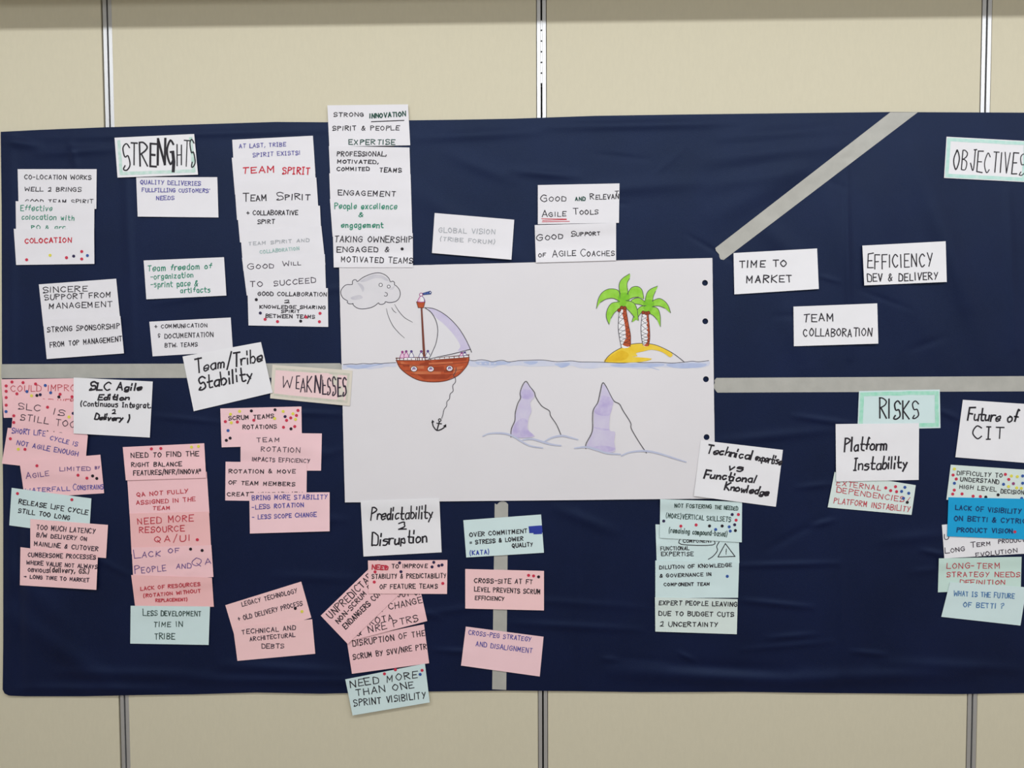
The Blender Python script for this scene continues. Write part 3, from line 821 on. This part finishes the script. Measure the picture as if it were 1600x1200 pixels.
note('C', [(95, 413), (648, 428), (664, 680), (116, 660)], 'w', 'white note saying team spirit in red capitals', g,
     [('TEAM', 165, 520, 382, 510, 48, 'r', 2.0), ('SP|R|T', 436, 520, 615, 525, 52, 'r', 2.0)])
note('C', [(112, 572), (661, 546), (678, 810), (130, 830)], 'w', 'white note saying team spirit in black capitals', g,
     [('^TEAM', 172, 706, 328, 700, 44, 'k', 1.6), ('^SPIRIT', 395, 697, 618, 694, 44, 'k', 1.6)])
note('C', [(128, 738), (685, 735), (697, 985), (150, 980)], 'w', 'white note saying collaborative spirt after a plus sign', g,
     [('+ COLLABORATIVE', 195, 797, 535, 795, 34), ('SPIRT', 268, 855, 382, 853, 32)], w=1.4)
note('C', [(152, 905), (694, 870), (722, 1130), (172, 1170)], 'w', 'white note saying team spirit in very faded pen', g,
     [('TEAM SPIRIT AND', 208, 1000, 612, 975, 26, 'f'), ('COLLABORATION', 285, 1056, 545, 1030, 26, 't')])
note('D', [(163, 312), (718, 288), (725, 520), (195, 565)], 'w', 'white note saying good will to succeed in grey pen', g,
     [('^GOOD', 205, 392, 375, 378, 34, 'n'), ('^WILL', 437, 366, 555, 359, 28, 'n'), ('TO', 218, 505, 300, 503, 42, 'n'), ('SUCCEED', 378, 500, 655, 476, 40, 'n')])
note('D', [(200, 520), (738, 515), (741, 775), (207, 765)], 'w', 'white note saying good collaboration with eight dots, bottom of the column', g,
     [('GOOD COLLABORATION', 270, 565, 728, 570, 30), ('2', 448, 613, 478, 613, 22), ('KNOWLEDGE SHARING', 282, 650, 720, 655, 25), ('SPIRIT', 428, 680, 547, 680, 22), ('BETWEEN TEAMS', 322, 712, 650, 718, 27)],
     'k 259 592 n 286 682 r 318 724 r 401 739 k 556 736 r 592 709 r 686 684 r 682 740', w=1.4)
g = 'white notes in the engagement column'
note('C', [(735, 62), (1275, 56), (1290, 330), (748, 340)], 'w', 'white note about strong innovation reaching above the cloth', g,
     [('STRONG', 778, 138, 978, 138, 32), ('INNOVATION', 1020, 148, 1258, 135, 36, 'e', 1.9), ('_', 1030, 172, 1248, 163, 0), ('SPIRIT & PEOPLE', 772, 230, 1212, 228, 34), ('EXPERTISE', 878, 325, 1185, 325, 40, 'e', 1.6), ('_', 880, 341, 1180, 338, 0)], w=1.4)
note('C', [(745, 335), (1285, 345), (1293, 610), (757, 600)], 'w', 'white note saying professional, motivated, commited teams', g,
     [('PROFESSIONAL,', 800, 402, 1130, 402, 36), ('MOTIVATED,', 802, 450, 1075, 453, 27), ('COMMITED', 800, 500, 1015, 500, 28), ('TEAMS', 1085, 508, 1230, 510, 34)], w=1.5)
note('C', [(748, 518), (1292, 522), (1300, 780), (758, 785)], 'w', 'white note with only the word engagement in black capitals', g,
     [('ENGAGEMENT', 808, 663, 1190, 672, 40)], w=1.5)
note('C', [(752, 690), (1297, 685), (1304, 945), (770, 942)], 'w', 'white note saying people excellence and engagement in green', g,
     [('People excellence', 785, 755, 1198, 758, 46, 'g', 1.6), ('&', 945, 808, 975, 808, 34, 'g', 1.5), ('engagement', 830, 882, 1108, 882, 42, 'g', 1.7)])
note('C', [(772, 915), (1307, 918), (1308, 1148), (778, 1148)], 'w', 'white note about taking ownership, touching the top edge of the poster', g,
     [('TAKING OWNERSHIP', 785, 978, 1303, 980, 46), ('ENGAGED &', 800, 1046, 1150, 1042, 40), ('MOTIVATED TEAMS', 828, 1110, 1305, 1120, 42)], 'k 1236 1024', w=1.5)
note('G', [(82, 312), (615, 357), (596, 625), (64, 580)], 'w', 'tilted white note with faded writing about global vision', None,
     [('GLOBAL VISION', 108, 440, 485, 455, 38, 'f'), ('(TRIBE FORUM)', 118, 498, 485, 520, 30, 'f')])
g = 'white notes on agile support above the poster'
note('G', [(773, 125), (1320, 114), (1316, 378), (773, 387)], 'w', 'white note about agile tools with red underlining', g,
     [('^GOOD', 795, 238, 962, 230, 38), ('AND', 1025, 229, 1088, 229, 28, 'e', 1.7), ('^RELEVAN', 1125, 222, 1312, 216, 36), ('T', 1290, 187, 1314, 184, 24), ('^AGILE', 802, 338, 960, 332, 36), ('^TOOLS', 1012, 322, 1175, 320, 34),
      ('_', 798, 350, 965, 352, 0, 'r', 1), ('_', 805, 361, 965, 356, 0, 'r', 1), ('_', 802, 371, 985, 368, 0, 'r', 1)], w=1.35)
note('G', [(752, 393), (1297, 378), (1297, 630), (760, 645)], 'w', 'white note about good support of agile coaches', g,
     [('^GOOD', 768, 500, 938, 482, 36), ('^SUPPORT', 998, 468, 1190, 460, 28), ('OF', 780, 607, 825, 602, 28), ('^AGILE', 872, 605, 1025, 597, 40), ('^COACHES', 1062, 602, 1285, 598, 40)], w=1.35)
g = 'white notes on objectives'
note('Z', [(135, 718), (517, 697), (525, 882), (139, 907)], 'W', 'white note saying time to market below the diagonal tape', g, [('TIME TO', 163, 784, 378, 780, 36), ('MARKET', 195, 855, 402, 850, 38)], w=2.0)
note('Z', [(724, 684), (1105, 664), (1110, 850), (733, 866)], 'W', 'white note saying efficiency dev and delivery', g, [('EFFICIENCY', 748, 788, 1045, 780, 62), ('DEV & DELIVERY', 748, 849, 1070, 838, 40)], w=1.8)
note('Z', [(409, 963), (792, 948), (797, 1132), (411, 1144)], 'W', 'white note saying team collaboration', g, [('TEAM', 455, 1032, 592, 1028, 40), ('COLLABORATION', 457, 1098, 765, 1098, 42)], w=1.7)
note('X', [(1479, 213.6), (1607, 220.5), (1603, 284.5), (1475, 278)], 'W', 'white heading card lettered objectives with mint border', None,
     [('OBJECTIVES', 1490, 264, 1600, 273, 32)], w=1.9, name='title_card', cat='heading card', border=(((176, 222, 210), (206, 230, 222)), 5.5, 4, 'tlbr'), curl=.0015)
# weaknesses
g = 'pink notes on slow agile cycles'
note('E', [(8, 140), (560, 132), (565, 390), (25, 398)], 'p', 'pink note saying could improve, covered in dots, topmost of its cluster', g,
     [('COULD IMPROVE', 75, 222, 590, 215, 48, 'd'), ('DELIVERY', 285, 302, 530, 304, 36, 'd')],
     'r 80 158 r 154 162 r 238 171 b 303 181 r 41 184 r 41 220 r 41 262 r 41 313 b 40 356 r 113 237 b 180 222 y 211 250 k 247 248 n 269 243 b 339 230 r 402 240 k 394 258 r 482 257', w=1.1)
note('E', [(98, 255), (600, 300), (580, 560), (72, 512)], 'p', 'pink note saying slc is still too long', g,
     [('SLC', 122, 340, 268, 352, 50, 'n'), ('IS', 358, 374, 425, 386, 46, 'n'), ('STILL TOO', 135, 412, 500, 464, 50, 'n'), ('LONG !', 180, 510, 500, 548, 50, 'n')], 'r 318 327 n 490 368 y 462 392 r 92 384 r 92 429')
note('E', [(52, 465), (588, 515), (567, 765), (12, 705)], 'p', 'pink note saying short life cycle is not agile enough, in violet', g,
     [('SHORT LIFE', 80, 500, 300, 520, 40, 'v'), ('CYCLE IS', 335, 545, 515, 588, 34, 'v'), ('NOT AGILE ENOUGH', 112, 578, 520, 655, 36, 'v')], 'r 69 538 y 122 608 r 167 609')
note('E', [(130, 690), (672, 645), (697, 903), (165, 935)], 'p', 'pink note saying agile limited by waterfall constrains', g,
     [('^AGILE', 175, 805, 325, 785, 36, 'p'), ('LIMITED', 400, 755, 605, 750, 30, 'p'), ('BY', 637, 742, 668, 738, 22, 'p'), ('WATERFALL', 170, 897, 465, 885, 32, 'v'), ('^CONSTRAINS', 490, 882, 692, 875, 36, 'v')], 'r 247 719 r 522 782 r 582 802 k 620 787 k 648 804')
note('E', [(78, 867), (612, 938), (596, 1190), (62, 1118)], 'm', 'mint note saying release life cycle still too long', None,
     [('RELEASE LIFE CYCLE', 125, 972, 585, 1046, 36, 'k'), ('STILL TOO LONG', 122, 1032, 465, 1082, 34, 'k')], 'r 117 905 r 481 946', w=1.5)
g = 'pink notes on slow delivery processes'
note('F', [(203, 218), (723, 258), (710, 480), (203, 440)], 'P', 'pink note about too much latency in delivery', g,
     [('TOO MUCH LATENCY', 245, 287, 635, 317, 38, 'n'), ('B/W DELIVERY ON', 245, 337, 580, 365, 32, 'n'), ('MAINLINE & CUTOVER', 230, 397, 655, 433, 34, 'n')], w=1.4)
note('F', [(137, 407), (655, 470), (645, 693), (133, 662)], 'P', 'pink note about cumbersome processes and long time to market', g,
     [('CUMBERSOME PROCESSES', 188, 470, 640, 488, 34, 'n'), ('WHERE VALUE NOT ALWAYS', 178, 522, 650, 552, 30, 'n'), ('OBVIOUS', 188, 571, 325, 577, 27, 'n'), ('(delivery, GS.)', 335, 574, 595, 584, 38, 'k', 1.5), ('> LONG TIME TO MARKET', 160, 615, 595, 640, 28, 'n')], w=1.4)
note('E', [(493, 128), (1023, 155), (1003, 530), (493, 503)], 'W', 'large white note about agile edition and continuous integration', None,
     [('SLC Agile', 600, 210, 945, 215, 52), ('Edition', 655, 278, 862, 278, 38), ('(Continuous |ntegrat.', 540, 318, 1010, 332, 38, 'k', 1.9), ('2', 752, 370, 772, 370, 32), ('Delivery )', 634, 407, 865, 422, 42)], w=2.2, curl=.002)
g = 'notes in the resources column'
note('K', [(28, 205), (443, 190), (457, 405), (42, 420)], 'p', 'pink note saying qa not fully assigned in the team, red writing', g,
     [('QA NOT FULLY', 80, 320, 345, 300, 24, 'd'), ('ASSIGNED IN THE', 78, 362, 382, 342, 24, 'd'), ('TEAM', 163, 390, 252, 387, 22, 'd')], w=1.4)
note('K', [(6, 62), (430, 42), (440, 222), (22, 235)], 'p', 'pink note about the right balance, topmost of the resources column', g,
     [('NEED TO FIND THE', 50, 117, 400, 108, 30), ('RIGHT BALANCE', 52, 165, 312, 160, 25), ('FEATURES/NFR/INNOVA', 62, 208, 398, 200, 28), ('2', 400, 186, 411, 186, 12)], 'r 155 71 r 204 69 y 364 62 y 400 58', w=1.45)
note('K', [(42, 408), (455, 398), (467, 605), (52, 620)], 'S', 'salmon note saying need more resource in red', g,
     [('NEED MORE', 85, 464, 372, 447, 38, 'd'), ('RESOURCE', 92, 508, 325, 500, 35, 'd'), ('QA/UI', 172, 557, 355, 550, 38, 'd')], 'r 394 544', w=1.5)
note('K', [(52, 585), (467, 572), (478, 738), (62, 775)], 'p', 'pink note saying lack of people and qa, two black dots on top', g,
     [('^LACK', 66, 641, 200, 630, 34, 'p'), ('OF', 245, 614, 298, 611, 28, 'p'), ('^PEOPLE', 70, 722, 230, 706, 36, 'p'), ('AND', 285, 696, 360, 692, 28, 'p'), ('^QA', 372, 685, 465, 668, 34, 'p')], 'k 359 593 k 419 600', w=1.35)
note('K', [(50, 728), (470, 742), (480, 893), (72, 905)], 'S', 'salmon note about lack of resources without replacement', g,
     [('LACK OF RESOURCES', 100, 808, 408, 783, 22, 'd'), ('(ROTATION WITHOUT', 115, 845, 410, 818, 20, 'd'), ('REPLACEMENT)', 178, 868, 342, 862, 18, 'd')], w=1.4)
note('K', [(47, 888), (460, 892), (453, 1092), (45, 1085)], 'm', 'mint note saying less development time in tribe', g,
     [('^LESS DEVELOPMENT', 112, 938, 412, 942, 30, 'm'), ('TIME IN', 168, 998, 315, 996, 30, 'm'), ('TRIBE', 172, 1062, 275, 1062, 35, 'm')], w=1.4)
note('J', [(447, 52), (1100, 98), (1078, 388), (428, 325)], 'B', 'cream and pink heading card lettered weaknesses', None,
     [('W', 522, 244, 604, 246, 100, 'n', 1.7), ('E', 642, 250, 664, 251, 100, 'n', 1.9), ('A', 676, 272, 714, 273, 116, 'n', 2.0), ('K', 728, 280, 768, 280, 134, 'n', 2.1), ('N', 790, 274, 832, 276, 132, 'n', 2.5),
      ('E', 858, 290, 882, 290, 142, 'n', 2.4), ('S', 894, 294, 918, 294, 142, 'n', 2.3), ('S', 938, 302, 962, 302, 146, 'n', 2.4), ('E', 982, 305, 1006, 305, 146, 'n', 2.7), ('S', 1020, 304, 1044, 304, 146, 'n', 2.6)],
     name='title_card', cat='heading card', border=(((196, 196, 180), (214, 208, 192)), 3.5, 6, 'tbr'), curl=.001)
note('X', [(285.2, 557), (407.7, 534.4), (426, 613.5), (302.7, 642.5)], 'W', 'large tilted white note saying team tribe stability', None,
     [('Team/Tribe', 306, 582, 410, 565, 20), ('Stability', 311, 609, 394, 592, 20)], w=2.2, curl=.002)
g = 'pink notes on team rotation'
note('J', [(22, 408), (683, 392), (688, 705), (33, 725)], 'q', 'pink note saying scrum teams rotations with many dots', g,
     [('SCRUM TEAMS', 90, 503, 458, 485, 38), ('ROTATIONS', 205, 577, 480, 570, 38)],
     'y 105 455 y 179 431 k 275 428 k 468 419 y 534 432 r 655 424 y 614 451 r 643 465 n 550 474 r 596 485 y 635 497 r 562 505 y 465 490 r 63 515 y 111 524 r 161 518 r 295 504 r 537 561 r 629 555 k 598 574 b 85 588 k 102 650 k 71 668', w=1.4)
note('J', [(187, 605), (850, 612), (843, 915), (187, 915)], 'q', 'pink note saying team rotation impacts efficiency', g,
     [('TEAM', 322, 682, 505, 680, 42, 'n'), ('ROTATION', 355, 757, 668, 767, 46, 'n'), ('IMPACTS EFFICIENCY', 282, 838, 750, 852, 40, 'n')], w=1.2)
note('J', [(65, 842), (728, 852), (724, 1168), (62, 1158)], 'q', 'pink note saying rotation and move of team members', g,
     [('ROTATION & MOVE', 93, 936, 632, 936, 36, 'k'), ('OF TEAM MEMBERS', 90, 1028, 628, 1040, 36, 'k'), ('CREATE UNSTABILITY', 80, 1122, 690, 1120, 36, 'k')], w=1.4)
note('K', [(665, 300), (1083, 297), (1083, 500), (668, 512)], 'q', 'pink note saying bring more stability in violet', g,
     [('BR|NG MORE STAB|L|TY', 680, 337, 1070, 332, 28, 'v'), ('-LESS ROTATION', 680, 386, 948, 372, 26, 'v'), ('- LESS SCOPE CHANGE', 680, 438, 1012, 423, 26, 'v')], w=1.4)
g = 'pink notes on technical debts'
note('K', [(540, 885), (935, 762), (988, 950), (595, 1070)], 'P', 'tilted pink note about legacy technology and old delivery process', g,
     [('LEGACY TECHNOLOGY', 628, 891, 915, 820, 27, 'n'), ('+ OLD DELIVERY PROCESS', 608, 968, 942, 885, 28, 'n')], 'k 904 902 y 939 918')
note('K', [(580, 1000), (992, 958), (1008, 1138), (603, 1175)], 'P', 'pink note saying technical and architectural debts', g,
     [('TECHNICAL AND', 628, 1036, 905, 1013, 27, 'n'), ('ARCHITECTURAL', 668, 1072, 902, 1049, 25, 'n'), ('DEBTS', 730, 1110, 845, 1107, 27, 'n')], w=1.35)
note('L', [(245, 42), (655, 28), (667, 310), (260, 332)], 'W', 'large white note saying predictability and disruption, below the poster', None,
     [('Predictability', 298, 142, 618, 132, 66, 'k', 2.0), ('2', 444, 190, 478, 189, 42), ('Disruption', 305, 276, 590, 254, 64)], w=2.2, curl=.002)
g = 'pink notes on disruption and predictability'
note('L', [(172, 765), (575, 685), (602, 888), (200, 943)], 'p', 'pink note saying disruption of the scrum, above a mint note', g,
     [('DISRUPTION OF THE', 205, 800, 580, 743, 36), ('SCRUM BY SVV/NRE PTR', 208, 868, 588, 813, 32)], w=1.4)
note('L', [(165, 600), (556, 505), (592, 668), (205, 768)], 'p', 'pink note about change and ptrs, half covered by the rotated note', g,
     [('SCRUM OUT OF', 300, 560, 565, 530, 34), ('& CHANGE', 340, 622, 566, 572, 38), ('ROTA', 295, 690, 412, 662, 38), ('& NRE PTRS', 225, 745, 545, 667, 40)], w=1.4)
note('L', [(37, 640), (335, 350), (476, 500), (178, 788)], 'p', 'pink note rotated steeply, starting with unpredictable', g,
     [('UNPREDICTABLE', 92, 657, 352, 402, 44), ('NON-SCRUM EVENTS', 130, 682, 390, 410, 30), ('ENDANGERS COMMITMENT', 168, 710, 460, 425, 34)], w=1.6)
note('L', [(283, 353), (697, 350), (695, 527), (287, 525)], 'P', 'pink note saying need to improve stability, ten dots on it', g,
     [('NEED', 305, 398, 385, 400, 26, 'd', 2.4), ('TO IMPROVE', 408, 393, 592, 390, 24), ('STABILITY & PREDICTABILITY', 305, 447, 690, 443, 28), ('OF FEATURE TEAMS', 345, 500, 645, 497, 27)],
     'n 448 365 n 626 362 n 617 386 n 652 380 n 669 376 n 455 411 r 320 412 r 316 465 r 673 472 r 375 388', w=1.4)
note('L', [(165, 972), (580, 890), (605, 1092), (203, 1160)], 'm', 'mint note saying need more than one sprint visibility, hanging below cloth', None,
     [('NEED MORE', 192, 1014, 540, 963, 42), ('THAN ONE', 222, 1060, 522, 1016, 40), ('SPRINT VISIBILITY', 212, 1113, 583, 1070, 40)], 'r 369 943 r 426 922 r 565 925 b 555 946', w=1.6)
g = 'notes stuck over the vertical tape'
note('L', [(780, 143), (1185, 113), (1200, 312), (795, 337)], 'm', 'mint note about over commitment with a blue scribbled block', g,
     [('OVER COMMITMENT', 815, 229, 1112, 208, 25), ('= STRESS & LOWER', 815, 270, 1090, 248, 24), ('QUALITY', 1035, 285, 1142, 278, 24), ('(KATA)', 815, 325, 915, 318, 27, 'b', 1.5),
      ([(1124, 180), (1185, 176), (1126, 188), (1186, 184), (1127, 196), (1187, 193), (1128, 204), (1187, 202), (1150, 210), (1186, 209)], 0, 0, 0, 0, 0, 'b', 3.4)], w=1.5)
note('L', [(790, 397), (1200, 407), (1200, 613), (790, 603)], 'P', 'pink note saying cross-site prevents scrum efficiency', g,
     [('CROSS-SITE AT FT', 838, 468, 1140, 475, 27), ('LEVEL PREVENTS SCRUM', 838, 513, 1180, 527, 28), ('EFFICIENCY', 842, 557, 992, 562, 24)], 'r 1120 430 r 1146 433 k 1172 438', w=1.4)
note('L', [(793, 697), (1198, 750), (1178, 957), (768, 900)], 'q', 'tilted pink note about strategy and disalignment in violet', g,
     [('CROSS-PEG STRATEGY', 808, 738, 1132, 775, 27, 'v'), ('AND DISALIGNMENT', 845, 798, 1138, 835, 29, 'v')])
# risks
g = 'mint notes on knowledge and expertise'
note('M', [(88, 543), (560, 560), (565, 762), (95, 772)], 'm', 'mint note about functional expertise with a drawn warning triangle', g,
     [('COMPONENT', 245, 646, 408, 646, 22), ([(232, 620), (234, 656), (413, 660), (415, 624)][:4], 0, 0, 0, 0, 0), ('FUNCTIONAL', 118, 691, 278, 688, 25), ('EXPERTISE', 122, 722, 302, 722, 27),
      ([(450, 642), (436, 668), (440, 692), (415, 724), (388, 741)], 0, 0, 0, 0, 0), ([(485, 652), (443, 728)], 0, 0, 0, 0, 0), ([(443, 728), (540, 725)], 0, 0, 0, 0, 0), ([(540, 725), (485, 652)], 0, 0, 0, 0, 0), ('!', 489, 712, 492, 712, 36)], w=1.25)
note('M', [(115, 400), (580, 415), (578, 645), (112, 620)], 'm', 'mint note about vertical skillsets with thirteen dots, under the poster corner', g,
     [('NOT FOSTERING', 198, 447, 405, 452, 25, 'm'), ('THE NEEDED', 425, 455, 555, 462, 25, 'm'), ('(MORE)VERTICAL SKILLSETS', 148, 505, 515, 528, 32, 'm'), ('(remaining compound-based)', 165, 590, 495, 612, 34, 'm')],
     'n 135 524 r 232 553 r 319 546 k 395 552 k 467 552 n 524 487 r 559 487 r 546 519 n 538 545 b 507 557 b 430 572 b 513 581 k 542 578', w=1.25)
note('M', [(87, 748), (563, 760), (557, 960), (87, 962)], 'm', 'mint note about dilution of knowledge with one blue dot', g,
     [('DILUTION OF KNOWLEDGE', 112, 797, 520, 783, 23), ('& GOVERNANCE IN', 112, 845, 405, 835, 23), ('COMPONENT TEAM', 138, 893, 395, 890, 20)], 'b 496 838', w=1.4)
note('M', [(85, 957), (555, 968), (550, 1167), (87, 1152)], 'n', 'pale mint note about expert people leaving due to budget cuts', g,
     [('EXPERT PEOPLE LEAVING', 108, 1000, 550, 1008, 29), ('DUE TO BUDGET CUTS', 108, 1060, 532, 1067, 29), ('2 UNCERTAINTY', 115, 1121, 442, 1125, 29)], w=1.5)
note('M', [(345, 65), (812, 120), (772, 443), (306, 382)], 'W', 'large tilted white note on technical expertise against functional knowledge', None,
     [('Technical', 378, 137, 632, 175, 52), ('expertise', 655, 178, 800, 206, 52, 'k', 2.0), ('vs', 503, 234, 578, 243, 52), ('Functional', 362, 277, 652, 308, 50), ('Knowledge', 480, 345, 728, 380, 46)], w=2.3, curl=.002)
note('N', [(350, 102), (962, 90), (967, 382), (338, 395)], 'm', 'mint heading card lettered risks with green border', None,
     [('RISKS', 505, 308, 805, 308, 140)], w=2.4, name='title_card', cat='heading card', border=(((150, 218, 190), (186, 228, 210)), 6, 5, 'tlbr'), curl=.0004)
note('N', [(165, 715), (780, 815), (748, 1040), (113, 983)], 'n', 'pale mint note about external dependencies in red', None,
     [('EXTERNAL', 180, 815, 510, 855, 44, 'd'), ('DEPENDENCIES/', 180, 868, 725, 948, 46, 'd'), ('PLATFORM INSTABILITY', 160, 950, 735, 1018, 48, 'd')],
     'r 553 835 r 627 826 r 590 856 r 635 864 b 698 831 b 673 862 b 727 876 b 687 915 k 716 945', w=1.25)
note('N', [(173, 352), (805, 345), (802, 775), (177, 787)], 'W', 'large white note saying platform instability under the risks card', None,
     [('Platform', 240, 560, 560, 548, 100), ('|nstability', 308, 699, 712, 686, 92)], w=2.2, curl=.002)
note('X', [(1504.5, 624.7), (1630, 633), (1617, 724.5), (1492.8, 714.4)], 'W', 'large white note saying future of cit', None,
     [('Future of', 1512, 656, 1588, 660, 19), ('C|T', 1521, 686, 1568, 686, 19)], w=2.3, curl=.002)
g = 'notes in the future vision column'
note('N', [(1045, 660), (1640, 700), (1610, 972), (1012, 925)], 'n', 'pale mint note about difficulty to understand decisions, full of dots', g,
     [('DIFFICULTY TO', 1092, 735, 1435, 757, 36), ('UNDERSTAND', 1120, 782, 1408, 805, 36), ('HIGH LEVEL', 1112, 840, 1390, 862, 36), ('DECISIONS', 1425, 875, 1622, 885, 36)],
     'y 1073 692 r 1063 738 r 1087 768 b 1073 800 r 1072 852 r 1060 882 r 1131 881 r 1215 898 r 1270 901 k 1311 905 k 1404 888 r 1459 733 r 1485 771 p 1520 803 b 1445 808 b 1590 745 b 1590 800 y 1505 745 y 1550 750 y 1483 825 y 1545 835 y 1580 838 b 1583 915', w=1.3)
note('O', [(287, 480), (800, 435), (812, 660), (302, 690)], 'W', 'white note about long term product evolution', g,
     [('U', 302, 572, 330, 570, 40, 'n'), ('^TERM', 468, 621, 592, 607, 28, 'n'), ('PRODUCT', 640, 597, 805, 584, 30, 'n'), ('^LONG', 308, 658, 428, 642, 30, 'n'), ('EVOLUTION', 500, 682, 755, 652, 30, 'n')], w=1.3)
note('O', [(328, 308), (816, 318), (814, 572), (320, 552)], 'c', 'bright blue note about lack of visibility on product vision', g,
     [('LACK OF VISIBILITY', 372, 385, 780, 412, 34, 'y'), ('ON BETTI & CYTRIC', 365, 453, 812, 472, 34, 'y'), ('PRODUCT VISION', 380, 525, 728, 532, 32, 'y')], 'r 743 524', w=1.7)
note('O', [(268, 690), (785, 680), (780, 880), (262, 902)], 'M', 'pale green note saying long-term strategy needs, in red', g,
     [('LONG-TERM', 318, 753, 650, 752, 40, 'd'), ('STRATEGY NEEDS', 318, 805, 775, 805, 36, 'd'), ('DEFINITION', 400, 852, 680, 852, 32, 'd')], w=1.3)
note('O', [(338, 838), (816, 870), (778, 1110), (283, 1055)], 'm', 'pale mint note asking what is the future, in blue', g,
     [('WHAT |S THE FUTURE', 362, 922, 738, 940, 36, 'c'), ('OF BETTI ?', 422, 993, 670, 1003, 36, 'c')], w=1.5)
build_notes()

# ------------------------------------------------------------------ give the sheets their thickness, with crisp edges
dg = bpy.context.evaluated_depsgraph_get()
for o in list(S.collection.objects):
    if o.type == 'MESH' and any(k.type == 'SOLIDIFY' for k in o.modifiers):
        me = bpy.data.meshes.new_from_object(o.evaluated_get(dg))
        o.modifiers.clear()
        o.data = me
        me.set_sharp_from_angle(angle=math.radians(40))
